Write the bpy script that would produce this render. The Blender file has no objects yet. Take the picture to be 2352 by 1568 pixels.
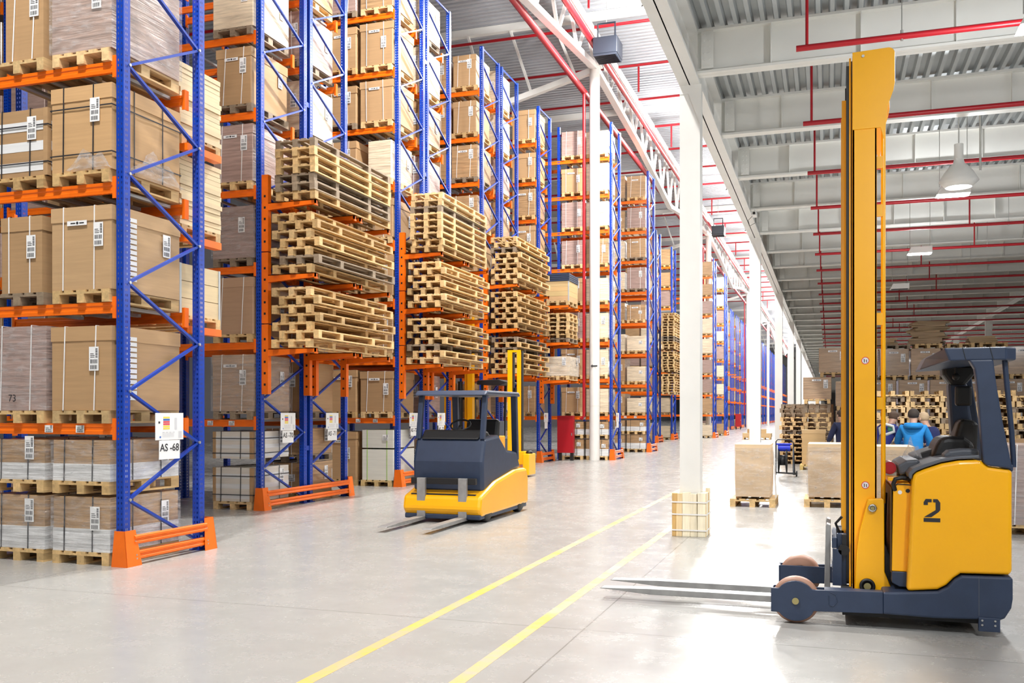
import bpy, math, random
from mathutils import Vector, Matrix
random.seed(7)
R = random.Random(11)
SC = bpy.context.scene
COL = SC.collection
PI = math.pi

# ------------------------------------------------------------------ materials
def nt(name):
    m = bpy.data.materials.new(name); m.use_nodes = True
    t = m.node_tree; t.nodes.clear()
    o = t.nodes.new('ShaderNodeOutputMaterial'); b = t.nodes.new('ShaderNodeBsdfPrincipled')
    t.links.new(b.outputs[0], o.inputs[0])
    return m, t, b, o
def N(t, ty, **kw):
    n = t.nodes.new(ty)
    for k, v in kw.items(): setattr(n, k, v)
    return n
def mth(t, op, a, b=None, c=None):
    n = N(t, 'ShaderNodeMath', operation=op)
    for i, v in enumerate((a, b, c)):
        if v is None: continue
        if isinstance(v, (int, float)): n.inputs[i].default_value = v
        else: t.links.new(v, n.inputs[i])
    return n.outputs[0]
def mixc(t, fac, a, b, mode='MIX'):
    n = N(t, 'ShaderNodeMix', data_type='RGBA', blend_type=mode)
    for s, v in ((n.inputs[0], fac), (n.inputs[6], a), (n.inputs[7], b)):
        if isinstance(v, (int, float)): s.default_value = v
        elif isinstance(v, tuple): s.default_value = (*v[:3], 1)
        else: t.links.new(v, s)
    return n.outputs[2]
def coords(t, scale=(1, 1, 1), rnd=True):
    tc = N(t, 'ShaderNodeTexCoord'); mp = N(t, 'ShaderNodeMapping')
    t.links.new(tc.outputs['Object'], mp.inputs[0]); mp.inputs['Scale'].default_value = scale
    if rnd:
        oi = N(t, 'ShaderNodeObjectInfo'); c = N(t, 'ShaderNodeCombineXYZ')
        r = mth(t, 'MULTIPLY', oi.outputs['Random'], 40.0)
        for i in range(3): t.links.new(r, c.inputs[i])
        t.links.new(c.outputs[0], mp.inputs['Location'])
    return mp.outputs[0]
def noise(t, vec, scale=5, detail=3, rough=.5):
    n = N(t, 'ShaderNodeTexNoise'); t.links.new(vec, n.inputs['Vector'])
    n.inputs['Scale'].default_value = scale; n.inputs['Detail'].default_value = detail; n.inputs['Roughness'].default_value = rough
    return n.outputs['Fac']
def ramp(t, fac, a, b):
    n = N(t, 'ShaderNodeMapRange'); t.links.new(fac, n.inputs[0])
    n.inputs[1].default_value, n.inputs[2].default_value = a
    n.inputs[3].default_value, n.inputs[4].default_value = b
    return n.outputs[0]
def bump(t, b, h, strength=.3, dist=.01):
    n = N(t, 'ShaderNodeBump'); n.inputs['Strength'].default_value = strength; n.inputs['Distance'].default_value = dist
    t.links.new(h, n.inputs['Height']); t.links.new(n.outputs[0], b.inputs['Normal'])
def plain(name, col, rough=.5, metal=0, coat=0, var=0, vs=4):
    m, t, b, o = nt(name)
    b.inputs['Roughness'].default_value = rough; b.inputs['Metallic'].default_value = metal
    b.inputs['Coat Weight'].default_value = coat; b.inputs['Coat Roughness'].default_value = .1
    b.inputs['Base Color'].default_value = (*col, 1)
    if var:
        f = ramp(t, noise(t, coords(t), vs, 4), (.3, .7), (1 - var, 1 + var))
        c = N(t, 'ShaderNodeCombineXYZ')
        for i in range(3): t.links.new(f, c.inputs[i])
        t.links.new(mixc(t, 1.0, col, c.outputs[0], 'MULTIPLY'), b.inputs['Base Color'])
    return m
def tinted(name, rough, stretch, scale, var, coat=0, bs=0, bd=.004):
    """base colour from the object's own colour, varied by stretched noise"""
    m, t, b, o = nt(name)
    oi = N(t, 'ShaderNodeObjectInfo'); v = coords(t, stretch)
    nz = noise(t, v, scale, 5, .6)
    f = ramp(t, nz, (.3, .7), (1 - var, 1 + var)); c = N(t, 'ShaderNodeCombineXYZ')
    for i in range(3): t.links.new(f, c.inputs[i])
    t.links.new(mixc(t, 1.0, oi.outputs['Color'], c.outputs[0], 'MULTIPLY'), b.inputs['Base Color'])
    b.inputs['Roughness'].default_value = rough
    b.inputs['Coat Weight'].default_value = coat; b.inputs['Coat Roughness'].default_value = .12
    if bs: bump(t, b, nz, bs, bd)
    return m

class M: pass
M.white = plain('white_paint', (.78, .78, .75), .4, var=.03, vs=2)
M.ceil = plain('offwhite_paint', (.80, .80, .76), .5, var=.03, vs=2)
M.blue = plain('blue_paint', (.002, .042, .37), .32, var=.08, vs=6)
M.orange = plain('orange_paint', (.86, .155, .004), .35, var=.06, vs=6)
M.red = plain('red_paint', (.38, .005, .013), .4)
M.yellow = plain('yellow_paint', (1.0, .475, .001), .32, coat=.15, var=.02, vs=3)
M.slate = plain('slate_paint', (.024, .04, .082), .42, var=.1, vs=8)
M.black = plain('black_plastic', (.008, .008, .009), .5)
M.grey = plain('grey_vinyl', (.09, .1, .12), .5)
M.steel = plain('steel', (.55, .55, .53), .35, .9)
M.fork = plain('fork_steel', (.34, .34, .34), .42, .45, var=.15, vs=9)
M.galv = plain('galvanised_deck', (.50, .53, .54), .42, .45, var=.06, vs=1.5)
M.galv2 = plain('galvanised_roof', (.50, .52, .56), .4, .3, var=.06, vs=1.5)
M.conc = plain('wall_panel', (.62, .62, .60), .7, var=.03)
M.paper = plain('paper', (.82, .83, .84), .6)
M.ink = plain('ink', (.02, .02, .025), .6)
M.strapw = plain('white_strap', (.82, .82, .82), .4)
M.strapb = plain('black_strap', (.03, .03, .035), .4)
M.tyre = plain('tan_tyre', (.36, .20, .14), .5, var=.1)
M.skin = plain('skin', (.55, .33, .24), .55)
M.hair = plain('hair', (.035, .025, .02), .6)
M.brass = plain('brass', (.42, .36, .16), .4, .6)
M.pyel = plain('print_yellow', (.9, .68, .08), .6)
M.pblu = plain('print_blue', (.04, .14, .5), .6)
M.pred = plain('print_red', (.72, .06, .08), .6)
M.wood = tinted('pallet_wood', .65, (6, 1.2, 6), 3, .22)
M.woodz = tinted('plank_wood', .6, (9, 9, .8), 2.5, .16)
M.kraft = tinted('cardboard', .6, (.5, .5, 9), 3, .07)
M.wrap = tinted('wrapped_cardboard', .42, (.8, .8, 11), 2.2, .26, .6, .8, .02)
M.cloth = tinted('cloth', .85, (1, 1, 3), 6, .12)

def film():
    m, t, b, o = nt('stretch_film')
    b.inputs['Base Color'].default_value = (.8, .8, .82, 1); b.inputs['Roughness'].default_value = .11
    v = coords(t, (1.3, 1.3, 3.6))
    nz = noise(t, v, 5, 7, .66); bump(t, b, nz, 1.0, .05)
    tr = N(t, 'ShaderNodeBsdfTransparent'); tr.inputs[0].default_value = (.97, .97, .97, 1)
    mx = N(t, 'ShaderNodeMixShader')
    t.links.new(ramp(t, nz, (.45, .75), (.08, .42)), mx.inputs[0])
    t.links.new(tr.outputs[0], mx.inputs[1]); t.links.new(b.outputs[0], mx.inputs[2]); t.links.new(mx.outputs[0], o.inputs[0])
    return m
M.film = film()
def emit(name, col, s):
    m, t, b, o = nt(name); b.inputs['Base Color'].default_value = (.9, .9, .9, 1)
    b.inputs['Emission Color'].default_value = (*col, 1); b.inputs['Emission Strength'].default_value = s
    return m
M.lamp = emit('lamp_glow', (1, .97, .92), 14)
M.tube = emit('tube_glow', (.92, .97, 1), 9)

def floor_mat():
    m, t, b, o = nt('polished_concrete')
    tc = N(t, 'ShaderNodeTexCoord'); P = tc.outputs['Object']
    s = N(t, 'ShaderNodeSeparateXYZ'); t.links.new(P, s.inputs[0])
    n1 = noise(t, P, .35, 7, .6); n2 = noise(t, P, 2.5, 8, .72)
    mp = N(t, 'ShaderNodeMapping'); t.links.new(P, mp.inputs[0]); mp.inputs['Scale'].default_value = (.35, 1.5, 1)
    n3 = noise(t, mp.outputs[0], 2.2, 5, .65)
    c = mixc(t, ramp(t, n1, (.3, .7), (0, 1)), (.32, .316, .302), (.385, .378, .358))
    c = mixc(t, ramp(t, n2, (.3, .85), (0, .22)), c, (.44, .43, .405))
    c = mixc(t, ramp(t, n3, (.5, .8), (0, .3)), c, (.285, .287, .278))
    wob = mth(t, 'MULTIPLY', mth(t, 'SUBTRACT', n2, .5), .012)
    def joint(ax, off, per, w):
        u = mth(t, 'ADD', mth(t, 'ADD', s.outputs[ax], off), wob)
        fr = mth(t, 'ABSOLUTE', mth(t, 'SUBTRACT', mth(t, 'FRACT', mth(t, 'DIVIDE', u, per)), .5))
        return mth(t, 'LESS_THAN', fr, w / per)
    j = mth(t, 'MAXIMUM', joint(0, 1.85 + 2.985, 5.97, .006), joint(1, -4.2, 6.1, .006))
    c = mixc(t, mth(t, 'MULTIPLY', j, .62), c, (.10, .095, .085))
    t.links.new(c, b.inputs['Base Color'])
    t.links.new(ramp(t, n2, (.3, .7), (.19, .32)), b.inputs['Roughness'])
    b.inputs['Specular IOR Level'].default_value = .32
    return m
M.floor = floor_mat()
def line_mat():
    m, t, b, o = nt('worn_floor_paint')
    v = coords(t, (1, 1, 1), False); n1 = noise(t, v, 1.1, 5, .7); n2 = noise(t, v, 9, 5, .7)
    w = ramp(t, mth(t, 'ADD', mth(t, 'MULTIPLY', n1, .75), mth(t, 'MULTIPLY', n2, .3)), (.42, .64), (0, .95))
    t.links.new(mixc(t, w, (.78, .46, .06), (.42, .38, .31)), b.inputs['Base Color']); b.inputs['Roughness'].default_value = .4
    return m
M.line = line_mat()

# ------------------------------------------------------------------ mesh building
class MB:
    def __init__(s): s.v = []; s.f = []; s.m = []; s.sm = []
    def add(s, vs, fs, m=0, smooth=False):
        b = len(s.v); s.v += [tuple(v) for v in vs]
        for f in fs: s.f.append(tuple(b + i for i in f)); s.m.append(m); s.sm.append(smooth)
        return s
    def box(s, x0, x1, y0, y1, z0, z1, m=0):
        return s.add([(x0, y0, z0), (x1, y0, z0), (x1, y1, z0), (x0, y1, z0), (x0, y0, z1), (x1, y0, z1), (x1, y1, z1), (x0, y1, z1)],
                     [(0, 3, 2, 1), (4, 5, 6, 7), (0, 1, 5, 4), (1, 2, 6, 5), (2, 3, 7, 6), (3, 0, 4, 7)], m)
    def quad(s, a, b, c, d, m=0): return s.add([a, b, c, d], [(0, 1, 2, 3)], m)
    def prism(s, pts, axis, a, b, m=0):
        """pts: outline in (x,z) for axis y, (y,z) for axis x, (x,y) for axis z"""
        mk = {'y': lambda p, h: (p[0], h, p[1]), 'x': lambda p, h: (h, p[0], p[1]), 'z': lambda p, h: (p[0], p[1], h)}[axis]
        n = len(pts); vs = [mk(p, a) for p in pts] + [mk(p, b) for p in pts]
        fs = [tuple(range(n - 1, -1, -1)), tuple(range(n, 2 * n))] + [(i, (i + 1) % n, n + (i + 1) % n, n + i) for i in range(n)]
        return s.add(vs, fs, m)
    def cyl(s, p0, p1, r0, r1=None, n=16, m=0, caps=True):
        r1 = r0 if r1 is None else r1
        p0, p1 = Vector(p0), Vector(p1); d = (p1 - p0).normalized()
        u = d.orthogonal().normalized(); w = d.cross(u)
        vs = []
        for p, r in ((p0, r0), (p1, r1)):
            for i in range(n):
                a = 2 * PI * i / n; vs.append(p + u * (r * math.cos(a)) + w * (r * math.sin(a)))
        s.add(vs, [(i, (i + 1) % n, n + (i + 1) % n, n + i) for i in range(n)], m, True)
        if caps:
            s.add(vs[:n], [tuple(range(n - 1, -1, -1))], m); s.add(vs[n:], [tuple(range(n))], m)
        return s
    def tube(s, pts, r, n=8, m=0):
        pts = [Vector(p) for p in pts]; vs = []; prev = None
        for i, p in enumerate(pts):
            d = (pts[min(i + 1, len(pts) - 1)] - pts[max(i - 1, 0)]).normalized()
            u = d.orthogonal().normalized() if prev is None else (prev - d * prev.dot(d)).normalized()
            prev = u; w = d.cross(u)
            for k in range(n):
                a = 2 * PI * k / n; vs.append(p + u * (r * math.cos(a)) + w * (r * math.sin(a)))
        L = len(pts)
        fs = [(i * n + k, i * n + (k + 1) % n, (i + 1) * n + (k + 1) % n, (i + 1) * n + k) for i in range(L - 1) for k in range(n)]
        s.add(vs, fs, m, True)
        s.add(vs[:n], [tuple(range(n - 1, -1, -1))], m); s.add(vs[-n:], [tuple(range(n))], m)
        return s
    def lathe(s, prof, c=(0, 0, 0), n=24, m=0, axis='z'):
        vs = []
        for r, h in prof:
            for i in range(n):
                a = 2 * PI * i / n; x, y = r * math.cos(a), r * math.sin(a)
                vs.append((c[0] + x, c[1] + y, c[2] + h) if axis == 'z' else ((c[0] + x, c[1] + h, c[2] + y) if axis == 'y' else (c[0] + h, c[1] + x, c[2] + y)))
        L = len(prof)
        return s.add(vs, [(i * n + k, i * n + (k + 1) % n, (i + 1) * n + (k + 1) % n, (i + 1) * n + k) for i in range(L - 1) for k in range(n)], m, True)
    def bar(s, p0, p1, w, h, m=0, up=(0, 0, 1)):
        p0, p1 = Vector(p0), Vector(p1); d = (p1 - p0).normalized(); u = Vector(up).cross(d)
        if u.length < 1e-4: u = Vector((1, 0, 0)).cross(d)
        u.normalize(); k = d.cross(u); vs = []
        for p in (p0, p1):
            for a, b in ((-1, -1), (1, -1), (1, 1), (-1, 1)): vs.append(p + u * (a * w / 2) + k * (b * h / 2))
        return s.add(vs, [(0, 3, 2, 1), (4, 5, 6, 7), (0, 1, 5, 4), (1, 2, 6, 5), (2, 3, 7, 6), (3, 0, 4, 7)], m)
    def sphere(s, c, r, n=12, m=0, sc=(1, 1, 1)):
        prof = [(max(1e-4, r * math.sin(PI * i / n)), -r * math.cos(PI * i / n)) for i in range(n + 1)]
        b = len(s.v); s.lathe(prof, (0, 0, 0), 2 * n, m)
        for i in range(b, len(s.v)):
            x, y, z = s.v[i]; s.v[i] = (c[0] + x * sc[0], c[1] + y * sc[1], c[2] + z * sc[2])
        return s
    def mesh(s, name, mats, shift=(0, 0, 0)):
        me = bpy.data.meshes.new(name)
        me.from_pydata([(x - shift[0], y - shift[1], z - shift[2]) for x, y, z in s.v], [], s.f)
        for m in (mats if isinstance(mats, (list, tuple)) else [mats]): me.materials.append(m)
        me.polygons.foreach_set('material_index', s.m); me.polygons.foreach_set('use_smooth', s.sm)
        me.update(); return me

def link(name, data, parent=None, loc=(0, 0, 0), color=None):
    o = bpy.data.objects.new(name, data); COL.objects.link(o); o.location = loc
    if parent: o.parent = parent
    if color: o.color = (*color[:3], 1)
    return o
def tag(o, label, cat, group=None):
    o['label'] = label; o['category'] = cat
    if group: o['group'] = group
    return o
def thing(name, label, cat, loc=(0, 0, 0), rz=0, group=None):
    o = link(name, None, None, loc); o.rotation_euler.z = rz
    return tag(o, label, cat, group)
def part(name, mb, mats, parent, color=None, bev=0, label=None, shift=None, loc=(0, 0, 0), seg=2):
    """a mesh child; shift: world coordinates of the parent's base when the shape was built in world space"""
    o = link(name, mb if isinstance(mb, bpy.types.Mesh) else mb.mesh(name, mats, shift or (0, 0, 0)), parent, loc, color)
    if bev: bevel(o, bev, seg)
    if label: o['label'] = label
    return o
def bevel(o, w, seg=2):
    md = o.modifiers.new('bevel', 'BEVEL'); md.width = w; md.segments = seg; md.limit_method = 'ANGLE'; md.angle_limit = math.radians(40)
    md.harden_normals = False
    return o
def struct(name, mb, mats, loc=(0, 0, 0)):
    o = link(name, mb if isinstance(mb, bpy.types.Mesh) else mb.mesh(name, mats), None, loc); o['kind'] = 'structure'; return o
KIDS = {}
def kid(o): KIDS.setdefault(o.parent.name, []).append(o); return o
def dup(src, kids, loc, label, cat, group=None, color=None, rz=0, cvar=0):
    """copy of a thing and of each of its parts"""
    r = src.copy(); COL.objects.link(r); r.location = loc; r.rotation_euler.z = rz; tag(r, label, cat, group)
    if color: r.color = (*color, 1)
    for k in kids:
        c = k.copy(); COL.objects.link(c); c.parent = r
        if color:
            f = 1 + R.uniform(-cvar, cvar); c.color = (color[0] * f, color[1] * f, color[2] * f, 1)
    return r
def text_mesh(txt, size, mat, bold=0):
    cu = bpy.data.curves.new('lettering', 'FONT'); cu.body = txt; cu.size = size; cu.align_x = 'CENTER'; cu.align_y = 'CENTER'
    cu.extrude = .0006; cu.offset = bold; cu.resolution_u = 3
    o = bpy.data.objects.new('lettering', cu); COL.objects.link(o)
    bpy.context.view_layer.update()
    me = bpy.data.meshes.new_from_object(o.evaluated_get(bpy.context.evaluated_depsgraph_get()))
    bpy.data.objects.remove(o); me.materials.clear(); me.materials.append(mat); return me

# ------------------------------------------------------------------ setting
Y_END = 236.0
struct('floor', MB().quad((-34, -9, 0), (30, -9, 0), (30, Y_END, 0), (-34, Y_END, 0)), M.floor)
for x in (-2.25, -3.17):
    struct('floor_marking', MB().box(x - .05, x + .05, -6, 60, 0, .0015), M.line)
# tall hall roof: ribs along X
mb = MB(); p = .30; y = -9.0; prof = []
while y < Y_END:
    prof += [(y, 16.3), (y + .13, 16.3), (y + .17, 16.42), (y + .26, 16.42)]; y += p
for i in range(len(prof) - 1):
    (a, za), (b, zb) = prof[i], prof[i + 1]
    mb.quad((-34, a, za), (-34, b, zb), (-1.75, b, zb), (-1.75, a, za))
struct('ceiling_tall_hall', mb, M.galv2)
# low bay deck: ribs along Y
mb = MB(); p = .176; x = -1.75; prof = []
while x < 30:
    prof += [(x, 6.97), (x + .055, 6.97), (x + .075, 7.05), (x + .156, 7.05)]; x += p
for i in range(len(prof) - 1):
    (a, za), (b, zb) = prof[i], prof[i + 1]
    mb.quad((a, -9, za), (a, Y_END, za), (b, Y_END, zb), (b, -9, zb))
struct('ceiling_low_bay', mb, M.galv)
struct('wall_back', MB().box(-34, 30, -9.2, -9, 0, 16.5), M.conc)
struct('wall_end', MB().box(-34, 30, Y_END, Y_END + .2, 0, 16.5), M.conc)
struct('wall_left', MB().box(-34.2, -34, -9.2, Y_END, 0, 16.5), plain('shade_dark_wall', (.07, .07, .08), .6))  # dark colour stands in for the deep shade behind the racks
struct('wall_right', MB().box(30, 30.2, -9.2, Y_END, 0, 7.2), M.conc)
struct('wall_upper', MB().box(-1.78, -1.7, -9.2, Y_END, 7.1, 16.5), M.conc)

def ibeam_x(mb, x0, x1, yc, zb, zt, fw=.2, tf=.035, stiff=1.13, s0=None):
    mb.box(x0, x1, yc - fw / 2, yc + fw / 2, zb, zb + tf); mb.box(x0, x1, yc - fw / 2, yc + fw / 2, zt - tf, zt)
    mb.box(x0, x1, yc - .006, yc + .006, zb, zt)
    x = s0 if s0 is not None else x0 + .5
    while x < x1:
        mb.box(x - .006, x + .006, yc - fw / 2 + .01, yc + fw / 2 - .01, zb + tf, zt - tf); x += stiff
bm_beam = MB(); ibeam_x(bm_beam, -1.72, 7.05, 0, 6.36, 6.97, s0=-.74); ibeam_x(bm_beam, 7.35, 16.1, 0, 6.36, 6.97)
bm_beam.box(-1.66, -1.5, -.09, -.075, 6.42, 6.93)
for i in range(6):
    for xx in (-1.62, -1.55): bm_beam.cyl((xx, -.1, 6.46 + i * .085), (xx, -.088, 6.46 + i * .085), .012, n=6)
me_beam = bm_beam.mesh('ceiling_beam', M.ceil)
for k in range(-6, 72):
    y = 13.1 + 3.03 * k
    if y > Y_END - 1 or y < -8: continue
    struct('ceiling_beam', me_beam, None, (0, y, 0))
def girder(x, name):
    mb = MB(); zb, zt, w = 6.30, 6.97, .28
    mb.box(x - w / 2, x + w / 2, -9, Y_END, zb, zb + .04); mb.box(x - w / 2, x + w / 2, -9, Y_END, zt - .04, zt); mb.box(x - .008, x + .008, -9, Y_END, zb, zt)
    return struct(name, mb, M.white)
girder(-1.85, 'girder'); girder(7.2, 'girder'); girder(16.25, 'girder')
def sq_column(x, y):
    mb = MB(); h = .14
    mb.box(x - h, x + h, y - h, y + h, 0, 6.3)
    mb.prism([(x - h, 6.3), (x - h, 6.18), (x - .02, 6.18), (x + h + .0, 5.75), (x + h + .02, 5.75), (x + h + .02, 6.3)], 'y', y - h - .012, y - h + .01)
    return struct('column', mb, M.white)
CY = [13.4 + 12.12 * k for k in range(0, 18)]
for y in CY: sq_column(-1.85, y)
for y in CY[1:]: sq_column(7.2, y + .1)
RC = [-.7, 33.4, 67.4, 101.4, 135.4, 169.4, 203.4]
for y in RC:
    mb = MB(); mb.cyl((-8.1, y, 0), (-8.1, y, 14.3), .19, n=28); mb.cyl((-8.1, y, 1.98), (-8.1, y, 2.0), .196, n=28)
    mb.box(-8.35, -7.85, y - .25, y + .25, 14.3, 14.36)
    struct('column', mb, M.white)
# arrow mark and notice on the nearest round column
mb = MB(); y0 = 33.4 - .197
mb.prism([(-.12, 0), (-.05, .06), (-.05, .025), (.13, .025), (.13, -.025), (-.05, -.025), (-.05, -.06)], 'y', 0, .004)
o = link('column_arrow_mark', mb.mesh('column_arrow_mark', M.ink), None, (-8.08, y0 - .004, 3.42)); tag(o, 'black arrow mark pointing sideways on the tall round white column', 'mark')
# roof trusses along the round columns (fish-belly), one per span
for k in range(len(RC) - 1):
    a, b = RC[k], RC[k + 1]; mb = MB(); X = -8.1; L = b - a
    mb.bar((X, a, 15.4), (X, b, 15.4), .28, .28)
    lo = [(a, 14.3), (a + .24 * L, 13.75), (a + .5 * L, 12.75), (a + .76 * L, 13.75), (b, 14.3)] if k else [(a, 13.9), (a + .3 * L, 13.0), (a + .74 * L, 13.3), (b, 14.3)]
    for (p, zp), (q, zq) in zip(lo, lo[1:]): mb.bar((X, p, zp), (X, q, zq), .24, .2)
    def zlo(y):
        for (p, zp), (q, zq) in zip(lo, lo[1:]):
            if p <= y <= q + 1e-6: return zp + (zq - zp) * (y - p) / (q - p)
        return 14
    n = 14
    for i in range(n):
        y1 = a + L * i / n; y2 = a + L * (i + .5) / n; y3 = a + L * (i + 1) / n
        mb.bar((X, y1, zlo(y1)), (X, y2, 15.4), .1, .1); mb.bar((X, y2, 15.4), (X, y3, zlo(y3)), .1, .1)
    struct('roof_truss', mb, M.white)
for y in RC:
    mb = MB()
    mb.bar((-8.1, y, 14.2), (-14, y, 12.7), .22, .2); mb.bar((-14, y, 12.7), (-22, y, 12.7), .22, .2)
    for k in range(8): mb.bar((-8.8 - k * 1.7, y, max(12.7, 14.2 - (.7 + k * 1.7) * .254)), (-9.65 - k * 1.7, y, 16.1), .09, .09)
    mb.bar((-20, y, 16.15), (-1.8, y, 16.15), .24, .26)
    struct('roof_brace', mb, M.white)
for y in [RC[0] + 11.3 * k for k in range(1, 20)]:
    if min(abs(y - q) for q in RC) > 2: struct('roof_purlin', MB().box(-34, -1.8, y - .12, y + .12, 16.05, 16.3), M.white)

# ------------------------------------------------------------------ pallets
WOODS = [(.66, .45, .21), (.60, .40, .18), (.70, .49, .25), (.52, .34, .15), (.63, .43, .20), (.56, .39, .19), (.34, .25, .15)]
def wcol(dark=.12):
    c = WOODS[R.randrange(6)] if R.random() > dark else (.27, .205, .14)
    f = R.uniform(.88, 1.1); return tuple(v * f for v in c)
def pallet_meshes(name, W, L, xs, ys, bw=.1, bl=.145, hgt=.144):
    top = MB(); nb = 5
    for i in range(nb):
        x = -W / 2 + (W - .1) * i / (nb - 1); w = .1 if i in (1, 3) else .12
        top.box(max(-W / 2, x - .01), min(W / 2, x + w), -L / 2, L / 2, hgt - .022, hgt)
    for y in ys: top.box(-W / 2, W / 2, y - bl / 2, y + bl / 2, hgt - .044, hgt - .022)
    blk = MB().box(-bw / 2, bw / 2, -bl / 2, bl / 2, 0, hgt - .066)
    bot = MB().box(-bw / 2, bw / 2, -L / 2, L / 2, 0, .022)
    return top.mesh(name + '_deck', M.wood), blk.mesh(name + '_block', M.wood), bot.mesh(name + '_runner', M.wood)
class PK: pass
def make_kind(name, W, L, ys, hgt=.144):
    k = PK(); k.name = name; k.W, k.L, k.h = W, L, hgt
    bl = .145 if L < 2 else .11; bw = .1
    k.xs = (-W / 2 + bw / 2, 0, W / 2 - bw / 2); k.ys = ys
    k.deck, k.block, k.run = pallet_meshes(name, W, L, k.xs, ys, bw, bl, hgt)
    one = MB()
    for me, offs in ((k.deck, [(0, 0, 0)]), (k.block, [(x, y, .022) for x in k.xs for y in ys]), (k.run, [(x, 0, 0) for x in k.xs])):
        for off in offs:
            one.add([(v.co.x + off[0], v.co.y + off[1], v.co.z + off[2]) for v in me.vertices], [tuple(p.vertices) for p in me.polygons])
    k.one = one.mesh(name, M.wood); k.proto = None
    return k
EUR = make_kind('pallet', .8, 1.2, (-.5275, 0, .5275))
LNG = make_kind('long_pallet', .78, 2.95, (-1.42, -.66, .58, 1.42), .15)
def pallet(k, x, y, z, label, group=None, color=None, full=True, rz=0, flip=False, cat='pallet'):
    color = color or wcol(); z = z + (k.h if flip else 0)
    if not full:
        o = link(k.name, k.one, None, (x, y, z), color); o.rotation_euler = (PI if flip else 0, 0, rz); return tag(o, label, cat, group)
    if k.proto is None:
        t = thing(k.name, label, cat, (x, y, z), 0, group); ks = []
        ks.append(part('deck', k.deck, None, t))
        for xx in k.xs:
            ks.append(part('runner', k.run, None, t, loc=(xx, 0, 0)))
            for yy in k.ys: ks.append(part('block', k.block, None, t, loc=(xx, yy, .022)))
        for q in ks:
            f = R.uniform(.85, 1.12); q.color = (color[0] * f, color[1] * f, color[2] * f, 1)
        k.proto = (t, ks); r = t
    else: r = dup(k.proto[0], k.proto[1], (x, y, z), label, cat, group, color, 0, .15)
    r.rotation_euler = (PI if flip else 0, 0, rz)
    if group is None and 'group' in r: del r['group']
    return r

# ------------------------------------------------------------------ cartons and wrapped loads
KR, PU, WH, PW, DK = (.42, .262, .132), (.37, .255, .22), (.72, .73, .74), (.72, .60, .44), (.36, .22, .115)
def label_mesh(name, w, h, kind):
    mb = MB(); rr = random.Random(kind)
    mb.quad((-w / 2, 0, 0), (w / 2, 0, 0), (w / 2, 0, h), (-w / 2, 0, h), 0)
    e = -.0012
    def r(x0, x1, z0, z1): mb.quad((x0, e, z0), (x1, e, z0), (x1, e, z1), (x0, e, z1), 1)
    if kind == 0:
        for row in (.06, .30):
            x = -w * .36
            while x < w * .34:
                b = rr.uniform(.004, .011); r(x, x + b, h * row, h * (row + .17)); x += b + rr.uniform(.004, .008)
        for row in (.55, .62, .69): r(-w * .36, w * rr.uniform(-.1, .1), h * row, h * (row + .025))
        x = h * .55
        while x < h * .93:
            b = rr.uniform(.004, .01); r(w * .18, w * .4, x, x + b); x += b + .006
    elif kind == 1:
        r(-w * .32, -w * .08, h * .35, h * .6); r(w * .12, w * .36, h * .35, h * .6)
        mb.cyl((w * .02, e, h * .5), (w * .02, e * 1.5, h * .5), h * .3, n=10, m=1)
    else:
        mb.box(-w * .2, w * .2, e, -.0004, h * .25, h * .7, 1)
    return mb.mesh(name, [M.paper, M.ink])
LB = [label_mesh('shipping_label', .135, .27, 0), label_mesh('strip_label', .28, .055, 1), label_mesh('shipping_label_small', .15, .14, 0)]
LBX = {}
BOXC = {}
def bulge_box(w, d, h, n, amp, seed, flare=0):
    rr = random.Random(seed); ph = [rr.uniform(0, 6.28) for _ in range(8)]; mb = MB()
    def P(u, v, s):
        a = amp * (math.sin(7 * u + ph[0] + 3 * v) + math.sin(11 * v + ph[1]) + .7 * math.sin(19 * v + 5 * u + ph[2]) + .5 * math.sin(23 * u + ph[3]))
        return a
    def face(fn):
        vs = [fn(i / n, j / n) for j in range(n + 1) for i in range(n + 1)]
        mb.add(vs, [(j * (n + 1) + i, j * (n + 1) + i + 1, (j + 1) * (n + 1) + i + 1, (j + 1) * (n + 1) + i) for j in range(n) for i in range(n)], 0, True)
    def win(u): return min(1, 6 * min(u, 1 - u))
    def fl(v): return 1 + flare * math.sin(PI * v)
    face(lambda u, v: ((u - .5) * w * fl(v), -d / 2 * fl(v) - P(u, v, 0) * win(u) * win(v), v * h))
    face(lambda u, v: ((.5 - u) * w * fl(v), d / 2 * fl(v) + P(u, v + 2, 0) * win(u) * win(v), v * h))
    face(lambda u, v: (w / 2 * fl(v) + P(u + 3, v, 0) * win(u) * win(v), (u - .5) * d * fl(v), v * h))
    face(lambda u, v: (-w / 2 * fl(v) - P(u + 5, v, 0) * win(u) * win(v), (.5 - u) * d * fl(v), v * h))
    face(lambda u, v: ((u - .5) * w, (v - .5) * d, h)); face(lambda u, v: ((u - .5) * w, (.5 - v) * d, 0))
    return mb
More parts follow.
